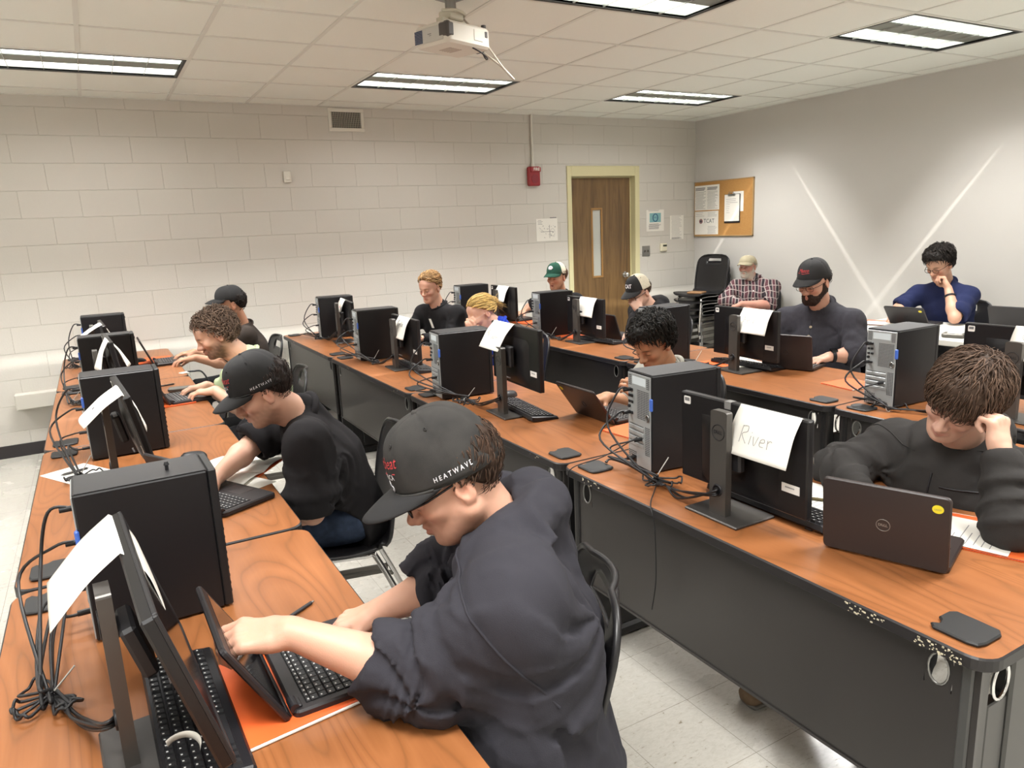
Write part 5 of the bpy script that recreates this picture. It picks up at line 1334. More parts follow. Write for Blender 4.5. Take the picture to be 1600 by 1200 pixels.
    if kind != 'hoodie':
        g = MB(); ax = unit(nk0 - N); a0 = unit(np.cross(ax, f)); b0 = np.cross(ax, a0); cc = N - org + ax * .008 - A(0, 0, .006)
        rr = nr * 1.20 + .009
        g.tube([cc + a0 * math.cos(q) * rr + b0 * math.sin(q) * rr * 1.05 for q in np.linspace(0, 2 * PI, 33)[:-1]], .0095, 8, closed=True, flat=1.4); g.build('collar', T.get('mcol', T['m']), top)
    # ---- trousers and shoes
    q = S_.get('legs', {}); hl_ = .012; g = Sdf()
    g.u(p_ecap(P_ - f * .02 + A(0, 0, -.01), P_ + f * .06 + A(0, 0, -.005), left, .145 * bulk, .085 * bulk, .135 * bulk, .085))
    for k_, a_, s_ in ((kl, al, 1), (kr, ar, -1)):
        hip = P_ + left * s_ * .09
        g.u(p_cap(hip, k_, .086 * bulk, .066, lambda P, tt: folds(P, 18, .006, 2)), .03); g.u(p_cap(k_, a_ + A(0, 0, -.02), .066, .052, lambda P, tt: folds(P, 22, .005, 5)), .02)
    V, Fc = g.mesh(hl_); np_mesh('trousers', V, Fc, q.get('m', M_DENIM), t, org)
    for a_, s_ in ((al, 1), (ar, -1)):
        fd = unit(f + left * s_ * .15); h_ = Sdf(); h_.u(p_ecap(A(a_[0], a_[1], .045) - fd * .035, A(a_[0], a_[1], .037) + fd * .15, np.cross([0, 0, 1], fd), .038, .042, .042, .030)); h_.u(p_cap(A(a_[0], a_[1], .06), A(a_[0], a_[1], .105), .046, .045), .02)
        h_.cut(p_ell(A(a_[0], a_[1], -.5), (.9, .9, .5)), .006); V, Fc = h_.mesh(.008); sh = np_mesh('shoe', V, Fc, q.get('shoe', M_BLACK), t, org)
        so = Sdf(); so.u(p_ecap(A(a_[0], a_[1], .012) - fd * .036, A(a_[0], a_[1], .012) + fd * .155, np.cross([0, 0, 1], fd), .041, .012, .044, .012)); V, Fc = so.mesh(.006); np_mesh('sole', V, Fc, q.get('sole', M_STRETCH), sh, org).parent = sh
    return t, dict(H=H, R=R, sc=sc, N=N, f=f, left=left, org=org, W=W, top=top)
def seam(q, s, e, name='shoulder_seam', off=.03, r=.0022, m=None, a0=0, a1=2 * PI):
    """stitched seam round the armhole, laid on the garment by ray casting"""
    top = q['top']; d = unit(A(e) - A(s)); c = A(s) + d * off - q['org']; u = unit(np.cross(d, [0, 0, 1])); v = np.cross(d, u); pts = []
    for a in np.linspace(a0, a1, 40):
        w = u * math.cos(a) + v * math.sin(a); ok, loc, nrm, _ = top.ray_cast(Vector(c + w * .2), Vector(-w), distance=.19)
        if ok: pts.append(A(*loc) + A(*nrm) * r * .3)
    if len(pts) > 4:
        g = MB(); g.tube(pts, r, 6); return g.build(name, m or top.data.materials[0], top)
def bm_tube(name, pts, r, m, parent, org=(0, 0, 0), n=6, closed=False, flat=None):
    g = MB(); g.tube([A(p) - A(org) for p in pts], r, n, closed=closed, flat=flat); return g.build(name, m, parent)
HEAT = lambda red='Heartbeat': [(red, -.05, .41, .028, M_THR_R, dict(shear=.35)), ('OF AMERICA', -.05, .25, .0135, M_THR_W, dict(bold=.01)), ('H E A T W A V E', -1.58, .10, .0098, M_THR_W, dict(shear=.25, bold=.012))]
BOW = [([(-.020, -.006), (-.020, .002), (-.008, .002), (-.007, .007), (.010, .007), (.009, .002), (.022, .002), (.020, -.006), (.008, -.006), (.007, -.011), (-.010, -.011), (-.009, -.006), (-.020, -.006)], 0, .12, .0011, M_THR_W),
       ([(-.055, -.007), (.0, -.009), (.05, -.006)], 0, .33, .0012, M_THR_R)]
def z_(x, y, z): return A(x, y, z)
# ---- charcoal hoodie, nearest
M_HOOD1 = cloth('charcoal_fleece', '302f35', .95, .10, 5, .25, 650)
p1, q1 = person(dict(label='person in charcoal hoodie and worn black cap, bent over an open laptop nearest the camera', H=(.560, 1.268, 1.130), face=(-.86, .24, -.47), roll=-.03, N=(.655, 1.24, 1.015), P=(.66, 1.12, .54), f=(-.92, .38), bulk=1.14, neck=1.0, h=.0035, hc=.006,
    sl=(.585, 1.060, .955), sr=(.745, 1.42, .955), el=(.425, 1.150, .800), wl=(.222, 1.285, .893), er=(.60, 1.385, .845), wr=(.448, 1.450, .787), hd=dict(fat=1., jaw=.002), skin='cf9f88', blush='c9806e', stubble=('6a4a3a', .35),
    hl=dict(d=(-.93, .34, .06), n=(.15, .3, -.95), c=[(.5, .9, .6), (.55, 1.0, .6), (.6, 1.0, .6), (.65, 1.0, .6)], th=(.9, .2), sc=1.0), hr=dict(d=(-.86, .42, -.22), n=(-.2, .1, -.97), c=[(.55, .8, .5), (.5, .8, .5), (.55, .8, .5), (.6, .8, .5)], th=(.25, .5)),
    hair=dict(col='3a2a20', top=.002, side=.010, bk=.006, front=.4, n=700, len=.03, w=.0018, whorl=(0, -.3, .95), tuck=.002, nape=-.95, curl=.001, lift=.003),
    cap=dict(mats=[M_CAPW], brim_mat=M_CAPB, hi=.108, sc=1.09, rz=-.016, text=HEAT(), strokes=BOW, brim=.078, brim_curve=.004, brim_drop=.012, brim_arc=1.3), glasses=dict(r=.0022, dz=.006, lh=.012),
    top=dict(kind='hoodie', name='hoodie', m=M_HOOD1, sleeveL=1.28, sleeveR=1.30, amp=.013, ar=.082, w=.185, d=.125, bw=.19, bd=.152, cuff_r=.058, bunch=.012, hood=1.12, fn=26, C=(.655, 1.175, .80), hood_back=.75, kar=.03, open=1), legs=dict(m=M_DENIML)))
M_TEEB = cloth('black_cotton', '1d1b1d', .92, .1, 6, .15, 600)
person(dict(label='person in black tee and black cap reaching an arm over papers at the second table', H=(.466, 2.68, 1.074), face=(-.86, .10, -.42), roll=.05, N=(.615, 2.71, .965), P=(.745, 2.70, .54), f=(-.95, .2), bulk=1.02, h=.0045, hc=.008,
    sl=(.580, 2.52, .900), sr=(.600, 2.905, .905), el=(.560, 2.50, .640), wl=(.47, 2.70, .60), er=(.43, 2.83, .835), wr=(.27, 2.66, .785), hd=dict(), skin='cda08a', stubble=('5a4234', .45),
    hl=dict(d=(-.6, .6, -.3), n=(0, .3, -.9)), hr=dict(d=(-.75, -.5, -.2), n=(0, 0, -1), c=.4),
    hair=dict(col='2a201c', top=.002, side=.008, bk=.010, n=600, len=.03, w=.0018, whorl=(0, -.3, .95), nape=-.9, front=.4), cap=dict(mats=[M_CAPB], hi=.108, sc=1.08, rz=-.012, brim_arc=1.25, text=HEAT(), strokes=BOW, brim=.07, brim_curve=.012),
    top=dict(kind='tee', name='tee_shirt', m=M_TEEB, sleeve=.80, amp=.008, ar=.076, flare=.012, w=.18, bw=.18, bd=.15, C=(.675, 2.70, .78)), legs=dict(m=M_DENIM)))
M_GREEN = cloth('pale_green_cotton', 'b4c39c', .92, .08, 6)
person(dict(label='person with curly brown hair and pale green tee, typing at a laptop', H=(.531, 4.25, 1.105), face=(-.90, .02, -.38), roll=0, N=(.700, 4.25, .955), P=(.79, 4.25, .54), f=(-1, .08), h=.005, hc=.010,
    sl=(.655, 4.06, .905), sr=(.70, 4.44, .905), el=(.60, 4.03, .70), wl=(.50, 4.275, .790), er=(.56, 4.47, .72), wr=(.48, 4.48, .785), hd=dict(), skin='c59a82', stubble=('4b382c', .85),
    hl=dict(d=(-.93, .3, .0), n=(0, 0, -1), c=.55), hr=dict(d=(-.95, -.1, 0), n=(0, 0, -1), c=.5),
    hair=dict(col='5d4c40', top=.018, side=.011, bk=.022, fr=.008, wav=.006, freq=44, n=1500, len=.05, w=.0028, curl=.007, jit=.7, nape=-1.05, front=.52, lift=.012, whorl=(0, .2, .97)),
    top=dict(kind='tee', name='tee_shirt', m=M_GREEN, sleeve=.75, amp=.005, ar=.072, flare=.006, C=(.78, 4.25, .78)), legs=dict(m=M_DKPANT)))
M_TEEC = cloth('dark_brown_cotton', '3a332f', .92)
person(dict(label='person in plain black cap at the far end, against the block wall', H=(.85, 5.72, 1.142), face=(-.95, .03, -.10), roll=0, N=(.925, 5.76, .965), P=(.99, 5.76, .54), f=(-1, .05), h=.006, hc=.011,
    sl=(.905, 5.575, .915), sr=(.935, 5.95, .915), el=(.76, 5.60, .715), wl=(.55, 5.64, .785), er=(.80, 5.98, .70), wr=(.58, 5.92, .785), hd=dict(), skin='b98a70',
    hl=dict(d=(-1, .05, -.05), n=(0, 0, -1), c=.5), hr=dict(d=(-1, -.1, 0), n=(0, 0, -1), c=.5), hair=dict(col='231c19', top=.002, side=.009, bk=.008, n=120, len=.03, w=.0035, whorl=(0, -.3, .95), nape=-.9, front=.4),
    cap=dict(mats=[M_CAPB], hi=.10, sc=1.04, brim=.07, brim_curve=.02, structured=.6), top=dict(kind='tee', name='tee_shirt', m=M_TEEC, sleeve=.75, ar=.07), legs=dict(m=M_DKPANT)))
M_BLKL = cloth('black_jersey', '1b1a1c', .92)
p5, q5 = person(dict(label='person with short fair hair in black long-sleeved top, white tag at the chest', H=(2.44, 5.689, 1.135), face=(-.86, -.46, -.22), N=(2.515, 5.70, .975), P=(2.62, 5.74, .54), f=(-.9, -.45), h=.0055, hc=.010,
    sl=(2.60, 5.525, .915), sr=(2.43, 5.865, .915), el=(2.50, 5.48, .70), wl=(2.25, 5.50, .745), er=(2.27, 5.84, .72), wr=(2.15, 5.62, .765), hd=dict(jaw=.001), skin='cfa08a', blush='c98272', brow='8a6a4c', browa=.6,
    hl=dict(d=(-.9, .3, 0), n=(0, 0, -1)), hr=dict(d=(-.8, -.5, 0), n=(0, 0, -1)),
    hair=dict(col='94744f', top=.022, side=.006, bk=.005, fr=.006, fade=.35, n=520, len=.06, w=.0042, whorl=(0, .75, .3), nape=-.8, front=.44, jit=.15, lift=.008, wav=.002), top=dict(kind='tee', name='long_sleeved_top', m=M_BLKL, sleeve=1.9, ar=.068, cuff_r=.04), legs=dict(m=M_DKPANT)))
M_ROYAL = cloth('royal_blue_cotton', '2440b0', .9, .08)
blonde, bi = person(dict(label='person with blonde hair in a bun and royal blue top, hands folded at the mouth', H=(2.30, 4.496, 1.035), face=(-.86, .04, -.42), N=(2.425, 4.45, .935), P=(2.49, 4.44, .54), f=(-.97, .1), h=.005, hc=.010, hs=.96, bulk=.92,
    sl=(2.41, 4.285, .88), sr=(2.44, 4.605, .88), el=(2.23, 4.33, .765), wl=(2.205, 4.43, .905), er=(2.25, 4.60, .77), wr=(2.215, 4.52, .905), hd=dict(fem=1, smile=1), skin='d3a58e', blush='cf8878', brow='8e7050', browa=.5,
    hl=dict(d=(-.15, .35, .93), n=(.3, .9, -.2), c=.9, th=(.6, .5), sc=.92), hr=dict(d=(-.2, -.35, .9), n=(.3, -.9, -.2), c=1.0, th=(.6, .5), sc=.92),
    hair=dict(col='c4a566', fade=.3, top=.014, side=.012, bk=.010, n=420, len=.10, w=.0042, whorl=(0, .8, .3), bias=(0, -.6, -.1), jit=.06, nape=-.75, front=.50, lift=.003, wav=.002, tuck=.002, sideburn=0), glasses=dict(r=.0011, m=mat('glasses_wire', 'c9b9a8', .3, .6)),
    top=dict(kind='tee', name='blue_top', m=M_ROYAL, sleeve=.8, ar=.064, w=.16, bw=.15), legs=dict(m=M_DKPANT)))
# bun at the back of the head
bs = Sdf(); bs.u(p_ell((0, -.128, .02), (.036, .030, .036))); bs.u(p_ell((.0, -.10, .02), (.03, .03, .03)), .01)
Vb, Fb = bs.mesh(.003, lambda Q: .003 * np.sin(60 * np.arctan2(Q[:, 0], Q[:, 2] - .02) / 6 + 200 * (Q[:, 1] + .12)) + .0015 * nz(Q, 260)); rng = np.random.default_rng(8)
TV, TF, TC = [Vb], [Fb], [np.array(lin('b08f55'))[None] * (1 + .3 * nz(Vb, 240)[:, None])]; o = len(Vb)
for k in range(70):
    a0 = A(rng.normal(0, .012), -.135 + rng.normal(0, .01), .01 + rng.normal(0, .015)); d = unit(A(rng.normal(0, .5), -.6 + rng.normal(0, .3), -.8 + rng.normal(0, .4))); L = rng.uniform(.03, .08)
    for q in range(5):
        p = a0 + d * L * q / 4 + A(0, 0, -.014 * (q / 4) ** 2); w = .0025 * (1 - q / 5); TV.append(np.array([p + A(w, 0, 0), p + A(-w * .5, 0, w * .8), p + A(-w * .5, 0, -w * .8)])); TC.append(np.tile(np.array(lin('c4a66c')) * rng.uniform(.7, 1.3), (3, 1)))
        if q: 
            for a in range(3): TF.append(np.array([[o - 3 + a, o - 3 + (a + 1) % 3, o + (a + 1) % 3, o + a]]))
        o += 3
Vb = np.concatenate(TV); np_mesh('hair_bun', bi['H'] + (Vb * bi['sc']) @ bi['R'].T, np.concatenate(TF), M_HAIR, blonde, bi['org'], True, np.clip(np.concatenate(TC), 0, 1))
M_GRAYT = cloth('heather_grey', '8f8d84', .95, .12, 30)
person(dict(label='person with thick black hair in heather grey shirt, looking down behind the silver-backed tower', H=(2.30, 2.696, 1.030), face=(-.83, -.14, -.44), N=(2.405, 2.70, .895), P=(2.49, 2.72, .53), f=(-.97, .1), h=.0045, hc=.010,
    sl=(2.37, 2.52, .840), sr=(2.43, 2.88, .840), el=(2.24, 2.50, .70), wl=(2.10, 2.55, .785), er=(2.25, 2.86, .70), wr=(2.08, 2.78, .78), hd=dict(), skin='ab7c5e', blush='a86e54', lip='955a4c', brow='1c1512',
    hl=dict(d=(-.5, -.1, .8), n=(-.2, .9, .1), c=.9, th=(.5, .4)), hr=dict(d=(-.9, -.1, 0), n=(0, 0, -1)),
    hair=dict(col='16130f', top=.032, side=.011, bk=.014, fr=.018, n=1500, len=.055, w=.0026, whorl=(0, -.35, .95), nape=-.78, front=.34, jit=.4, lift=.014, wav=.006, freq=36), top=dict(kind='tee', name='grey_shirt', m=M_GRAYT, sleeve=.8, ar=.068), legs=dict(m=M_DKPANT)))
M_HOOD2 = cloth('dark_grey_fleece', '302e2d', .95, .1, 5, .2, 650)
p13, q13 = person(dict(label='person with brown mop of hair in dark quarter-zip hoodie, head propped on a fist', H=(2.115, 1.135, 1.068), face=(-.88, -.02, -.44), roll=.46, N=(2.265, 1.20, .915), P=(2.38, 1.24, .54), f=(-.98, -.02), bulk=1.02, h=.004, hc=.007,
    sl=(2.27, 1.00, .845), sr=(2.24, 1.405, .850), el=(1.985, .905, .800), wl=(2.045, .985, .960), er=(2.06, 1.475, .775), wr=(1.90, 1.27, .785), hd=dict(), skin='c9a08c', blush='bb8072', lip='a8675e', brow='3a2b24',
    hl=dict(d=(.18, .24, .95), n=(.1, .97, -.1), c=[(1.1, 1.5, 1.0)] * 4, th=(.8, .6)), hr=dict(d=(-.6, -.75, -.1), n=(0, 0, -1)),
    hair=dict(col='4a392e', top=.026, side=.014, bk=.012, fr=.012, n=2300, len=.085, w=.0020, whorl=(-.05, -.45, .88), nape=-.8, front=.22, jit=.16, lift=.010, wav=.004, freq=30, tuck=.004, sideburn=1),
    top=dict(kind='hoodie', name='hoodie', m=M_HOOD2, sleeve=1.86, amp=.007, ar=.072, cuff_r=.040, w=.195, d=.15, bw=.19, bd=.16, hood=.92, hood_front=.06, fn=20, C=(2.265, 1.215, .75)), legs=dict(m=M_DKPANT, shoe=M_KHAKI), ankles=((1.95, 1.14, .09), (1.86, 1.50, .09))))
M_HEN = cloth('charcoal_henley', '35343a', .95, .14, 40)
p11, q11 = person(dict(label='person with full beard, dark cap with red script and charcoal henley, typing', H=(3.78, 2.952, 1.200), face=(-.92, -.10, -.28), N=(3.875, 2.965, 1.055), P=(3.96, 2.97, .56), f=(-.97, -.06), bulk=1.12, h=.005, hc=.009,
    sl=(3.89, 2.765, .962), sr=(3.84, 3.19, .945), el=(3.80, 2.66, .79), wl=(3.665, 2.735, .785), er=(3.76, 3.25, .78), wr=(3.57, 3.05, .785), hd=dict(fat=.5), skin='cb9c86', browz=.002,
    hl=dict(d=(-.95, .15, -.1), n=(0, 0, -1), c=.45), hr=dict(d=(-.95, -.15, 0), n=(0, 0, -1)), hair=dict(col='2b211d', top=.002, side=.008, bk=.007, n=120, len=.025, w=.003, whorl=(0, -.3, .95), nape=-.85, front=.4),
    beard=dict(col='33251f', th=.009), cap=dict(mats=[M_CAPB], hi=.105, sc=1.06, brim=.066, brim_curve=.012, text=[('Matco', 0, .42, .030, M_THR_R, dict(shear=.35))], strokes=[([(-.045, -.003), (0, -.006), (.04, -.002)], 0, .33, .0014, M_THR_R)]), glasses=dict(r=.0013),
    top=dict(kind='tee', name='henley_shirt', m=M_HEN, sleeveL=1.25, sleeveR=1.5, ar=.075, cuff_r=.05, amp=.004, w=.19, bw=.19, bd=.16, C=(3.91, 2.97, .84)), legs=dict(m=M_DKPANT)))
M_NAVY = cloth('navy_cotton', '20274a', .9, .1)
p12, q12 = person(dict(label='person in navy tee and glasses at the white table, cheek resting on a fist', H=(5.72, 3.329, 1.175), face=(-.88, .04, -.42), N=(5.84, 3.335, 1.02), P=(5.98, 3.34, .55), f=(-.98, -.05), h=.0055, hc=.010, bulk=1.04,
    sl=(5.835, 3.155, .935), sr=(5.81, 3.54, .925), el=(5.57, 3.095, .790), wl=(5.665, 3.215, 1.00), er=(5.66, 3.60, .82), wr=(5.47, 3.48, .79), hd=dict(), skin='c69a82', brow='1f1814',
    hl=dict(d=(.1, .45, .85), n=(-.5, .8, -.1), c=[(1.1, 1.4, .9)] * 4, th=(.7, .5)), hr=dict(d=(-.95, -.2, 0), n=(0, 0, -1)),
    hair=dict(col='1d1815', top=.036, side=.010, bk=.012, fr=.014, n=900, len=.055, w=.0028, whorl=(0, -.4, .92), nape=-.8, front=.36, jit=.3, lift=.012, wav=.005), glasses=dict(r=.0017),
    top=dict(kind='tee', name='tee_shirt', m=M_NAVY, sleeve=.78, ar=.072, flare=.006), legs=dict(m=M_DKPANT)))
M_HOOD3 = cloth('black_fleece', '1f1e20', .95, .1)
M_CREAM = cloth('cream_mesh', 'cdc4b0', .9, .15, 200); M_GREENC = cloth('green_twill', '22493c', .9, .1)
person(dict(label='person in black hoodie, glasses and black-and-cream cap, chin on a fist', H=(3.72, 4.527, 1.058), face=(-.90, -.10, -.40), N=(3.83, 4.505, .94), P=(3.97, 4.50, .54), f=(-.97, .05), h=.0055, hc=.010,
    sl=(3.80, 4.315, .885), sr=(3.84, 4.69, .885), el=(3.60, 4.31, .785), wl=(3.655, 4.435, .925), er=(3.66, 4.50, .78), wr=(3.43, 4.27, .795), hd=dict(fat=.4), skin='c9a08c', brow='4a382c',
    hl=dict(d=(-.25, .55, .75), n=(.45, .6, -.2), c=.9, th=(.3, .3)), hr=dict(d=(-.8, -.6, -.1), n=(0, 0, -1), c=.5), hair=dict(col='4a382a', top=.002, side=.007, bk=.006, n=80, len=.025, w=.003, whorl=(0, -.3, .95), nape=-.85, front=.4),
    cap=dict(mats=[M_CAPB, M_CREAM], mesh_back=1, hi=.105, sc=1.05, brim=.075, brim_curve=.018, text=[('CAT', 0, .36, .042, M_THR_W, dict(bold=.04))], rope=M_CAPB), glasses=dict(r=.0022),
    top=dict(kind='hoodie', name='hoodie', m=M_HOOD3, sleeve=1.85, ar=.07, cuff_r=.042, hood=.95), legs=dict(m=M_DKPANT)))
person(dict(label='person in green cap with cream back and black tee, by the door', H=(3.78, 5.80, 1.125), face=(-.93, -.42, -.12), N=(3.855, 5.85, .955), P=(3.95, 5.87, .54), f=(-.95, -.3), h=.006, hc=.011,
    sl=(3.905, 5.675, .90), sr=(3.80, 6.03, .90), el=(3.83, 5.60, .70), wl=(3.64, 5.66, .785), er=(3.69, 6.13, .83), wr=(3.60, 6.12, .79), hd=dict(mouth_open=1), skin='c8967c', stubble=('7a5a40', .35),
    hl=dict(d=(-1, 0, 0), n=(0, 0, -1)), hr=dict(d=(-.95, -.25, -.1), n=(0, 0, -1), c=.45), hair=dict(col='5a4030', top=.002, side=.010, bk=.012, n=120, len=.04, w=.0035, curl=.004, whorl=(0, -.3, .95), nape=-.95, front=.4),
    cap=dict(mats=[M_GREENC, M_CREAM], mesh_back=1, hi=.10, sc=1.05, brim=.07, brim_curve=.022, rope=M_GREENC,
        strokes=[([(-.022, .0), (-.012, .012), (.004, .014), (.016, .008), (.024, .0), (.014, -.01), (-.004, -.012), (-.016, -.008), (-.022, 0)], 0, .42, .0085, M_THR_W), ([(-.012, 0), (0, .004), (.012, 0), (0, -.004), (-.012, 0)], 0, .42, .003, M_THR_W)]),
    top=dict(kind='tee', name='tee_shirt', m=M_BLKL, sleeve=.78, ar=.072), legs=dict(m=M_DKPANT)))
def plaid():
    N = Nodes('plaid_shirt'); b = N.b; base = N.rgb = None
    tc = N.n('ShaderNodeTexCoord'); sp = N.n('ShaderNodeSeparateXYZ'); N.l(tc.outputs['Object'], sp.inputs[0])
    nzv = N.noise(tc.outputs['Object'], 6, 1)
    def stripes(axis_fac, freq, thin):
        m = N.n('ShaderNodeMath', operation='MULTIPLY_ADD'); m.inputs[1].default_value = freq; N.l(axis_fac, m.inputs[0])
        k = N.n('ShaderNodeMath', operation='MULTIPLY'); k.inputs[1].default_value = 1.6; N.l(nzv, k.inputs[0]); N.l(k.outputs[0], m.inputs[2])
        f = N.n('ShaderNodeMath', operation='FRACT'); N.l(m.outputs[0], f.inputs[0])
        g = N.n('ShaderNodeMath', operation='LESS_THAN'); g.inputs[1].default_value = thin; N.l(f.outputs[0], g.inputs[0]); return g.outputs[0]
    ad = N.n('ShaderNodeMath', operation='ADD'); a2 = N.n('ShaderNodeMath', operation='MULTIPLY'); a2.inputs[1].default_value = -1.0
    N.l(sp.outputs['Y'], a2.inputs[0]); N.l(sp.outputs['X'], ad.inputs[0]); N.l(a2.outputs[0], ad.inputs[1])
    s1 = stripes(ad.outputs[0], 21, .20); s2 = stripes(sp.outputs['Z'], 16, .12); s3 = stripes(ad.outputs[0], 10.5, .5)
    m1 = N.n('ShaderNodeMix', data_type='RGBA'); m1.inputs[6].default_value = (*lin('2a2429'), 1); m1.inputs[7].default_value = (*lin('56323a'), 1); N.l(s3, m1.inputs['Factor'])
    mx = N.n('ShaderNodeMath', operation='MAXIMUM'); N.l(s1, mx.inputs[0]); N.l(s2, mx.inputs[1])
    m2 = N.n('ShaderNodeMix', data_type='RGBA'); m2.inputs[7].default_value = (*lin('b3a6a2'), 1); N.l(m1.outputs[2], m2.inputs[6])
    k = N.n('ShaderNodeMath', operation='MULTIPLY'); k.inputs[1].default_value = .8; N.l(mx.outputs[0], k.inputs[0]); N.l(k.outputs[0], m2.inputs['Factor'])
    N.l(m2.outputs[2], b.inputs['Base Color']); b.inputs['Roughness'].default_value = .9; return N.m
M_TAN = cloth('tan_cap', 'a39a82', .95, .1, 12); M_JEANB = cloth('blue_jean', '3d4a63', .9, .2, 40)
p10, q10 = person(dict(label='older person with white beard, tan cap and plaid shirt, arms folded in the corner', H=(6.05, 5.563, 1.080), face=(-.93, -.30, .02), N=(6.11, 5.51, .935), P=(6.10, 5.47, .54), f=(-.8, -.6), h=.006, hc=.011, bulk=1.05,
    sl=(6.20, 5.345, .87), sr=(5.985, 5.655, .87), el=(6.02, 5.23, .70), wl=(5.815, 5.42, .715), er=(5.80, 5.63, .74), wr=(5.86, 5.39, .69), hd=dict(fat=.4), skin='c58e7c', blush='c46e60', brow='a8a096', browa=.4, stubble=('bdb6ab', .8),
    hl=dict(d=(-.6, .6, -.3), n=(.3, -.2, -.9)), hr=dict(d=(.3, -.8, -.4), n=(.3, .2, -.9)), hair=dict(col='b5b0a4', top=.002, side=.009, bk=.008, n=90, len=.03, w=.0035, whorl=(0, -.3, .95), nape=-.85, front=.4),
    beard=dict(col='b8b0a4', th=.003), cap=dict(mats=[M_TAN], hi=.082, sc=1.05, brim=.07, brim_curve=.026, brim_drop=.022, rope=M_TAN), glasses=dict(r=.001, m=M_STEEL),
    top=dict(kind='shirt', name='plaid_shirt', m=plaid(), sleeve=1.8, ar=.07, cuff_r=.045, bw=.18, bd=.15), legs=dict(m=M_JEANB)))
# ---- chairs people sit on, and the empty ones
CH = 'black shell chair '
SEATS = ((CH + 'behind the charcoal hoodie wearer', .635, 1.315, PI - .42), (CH + 'under the person in black tee with outstretched arm', .69, 2.715, PI - .2), (CH + 'under the curly-haired person in pale green', .71, 4.26, PI - .08),
    (CH + 'under the person in the plain black cap at the wall', .90, 5.76, PI), (CH + 'under the fair-haired person in black', 2.56, 5.72, PI + .45), (CH + 'under the blonde person in blue', 2.44, 4.45, PI - .1), (CH + 'under the grey-shirted black-haired student', 2.37, 2.75, PI - .1),
    (CH + 'behind the mop-haired student in dark hoodie', 2.34, 1.235, PI), (CH + 'under the bearded person typing', 3.88, 2.965, PI), (CH + 'under the person in navy tee', 5.90, 3.335, PI + .05), (CH + 'under the hooded person with cap', 3.81, 4.50, PI), (CH + 'under the person in the green cap', 3.89, 5.85, PI + .3), (CH + 'under the older person with folded arms', 6.06, 5.44, PI + .64))
for lb, x, y, rz in SEATS: chair('chair', lb, x, y, rz)
# ---- worn accessories
def wristband(P, label, e, w, t, r, wd, m, face=None):
    t_, q = P; d = unit(A(w) - A(e)); c = A(e) + (A(w) - A(e)) * t - q['org']; u = unit(np.cross(d, [0, 0, 1])); v = np.cross(d, u)
    g = MB()
    for k in (-1, 0, 1): g.tube([c + d * wd * .33 * k + u * math.cos(a) * r + v * math.sin(a) * r for a in np.linspace(0, 2 * PI, 21)[:-1]], wd * .2, 6, closed=True)
    b = g.build(label, m, t_)
    if face is not None:
        fn = unit(A(face) - d * (A(face) @ d)); s = np.cross(d, fn); g = MB(); p = c + fn * r; cs = [p + d * a * .018 + s * b_ * .016 for a, b_ in ((-1, -1), (1, -1), (1, 1), (-1, 1))]
        g.add([tuple(x) for x in cs] + [tuple(x + fn * .010) for x in cs], [(0, 1, 2, 3), (4, 5, 6, 7), (0, 1, 5, 4), (1, 2, 6, 5), (2, 3, 7, 6), (3, 0, 4, 7)]); g.build('watch_face', M_SCREEN, b)
wristband((p11, q11), 'wristwatch', (3.80, 2.66, .79), (3.665, 2.735, .785), .86, .034, .02, M_BLACK, (0, -.3, 1))
wristband((p12, q12), 'bracelet', (5.57, 3.095, .790), (5.665, 3.215, 1.00), .72, .036, .016, M_BLACK)
# henley buttons and placket, plaid shirt buttons, lanyard tag
def on_chest(q, x, z, off): return q['N'] + q['left'] * (-x) + q['f'] * off + A(0, 0, z) - q['org']
def chest_ray(q, x, z):
    """point on the top garment's surface in front of the chest"""
    top = q['top']; o = A(q['N']) + q['left'] * (-x) + A(0, 0, z) - q['org'] + q['f'] * .6; ok, loc, nrm, _ = top.ray_cast(Vector(o), Vector(-q['f'])); return (A(*loc), A(*nrm)) if ok else (A(*o), q['f'])
bpy.context.view_layer.update()
def buttons(q, par, zs, m, r=.006, x=0):
    for z in zs:
        p, n = chest_ray(q, x, z); g = MB(); g.cyl(p - n * .002, p + n * .003, r, 12); g.build('button', m, q['top'])
M_BTN = mat('brass_button', 'b9a98a', .4)
buttons(q11, p11, (-.13, -.185), M_BTN, .008); buttons(q10, p10, (-.10, -.18, -.26), M_PAPER, .006)
def strip(name, q, x0, z0, x1, z1, w, m, n=8, r=.003):
    pts = []
    for k in range(n + 1): p, nn = chest_ray(q, x0 + (x1 - x0) * k / n, z0 + (z1 - z0) * k / n); pts.append(p + nn * r * .6)
    g = MB(); g.tube(pts, r, 6); return g.build(name, m, q['top'])
strip('placket', q11, .0, -.09, 0, -.22, .02, M_HEN, r=.0022)
seam(q1, (.585, 1.06, .955), (.425, 1.15, .80), off=.055, r=.0028); seam(q13, (2.24, 1.405, .85), (2.06, 1.475, .775), off=.03, r=.002); seam(q13, (2.27, 1.0, .845), (1.985, .905, .80), off=.03, r=.002)
strip('zipper', q1, .012, -.12, .02, -.36, .01, M_STEEL, r=.0028); strip('drawstring', q1, -.05, -.085, -.06, -.20, .01, M_HOOD1, r=.0035)
strip('zipper', q13, .01, -.09, .01, -.24, .01, M_BLACK, r=.0028); strip('zipper', q13, -.02, -.125, -.13, -.125, .01, M_BLACK, r=.003)
pl, nl = chest_ray(q5, .03, -.10); u5 = unit(np.cross(nl, [0, 0, 1])); v5 = np.cross(u5, nl); g = MB()
cs = [pl + nl * .006 + u5 * a * .013 + (v5 * .9 + u5 * .4) * b for a, b in ((-1, 0), (1, 0), (1, -.085), (-1, -.085))]
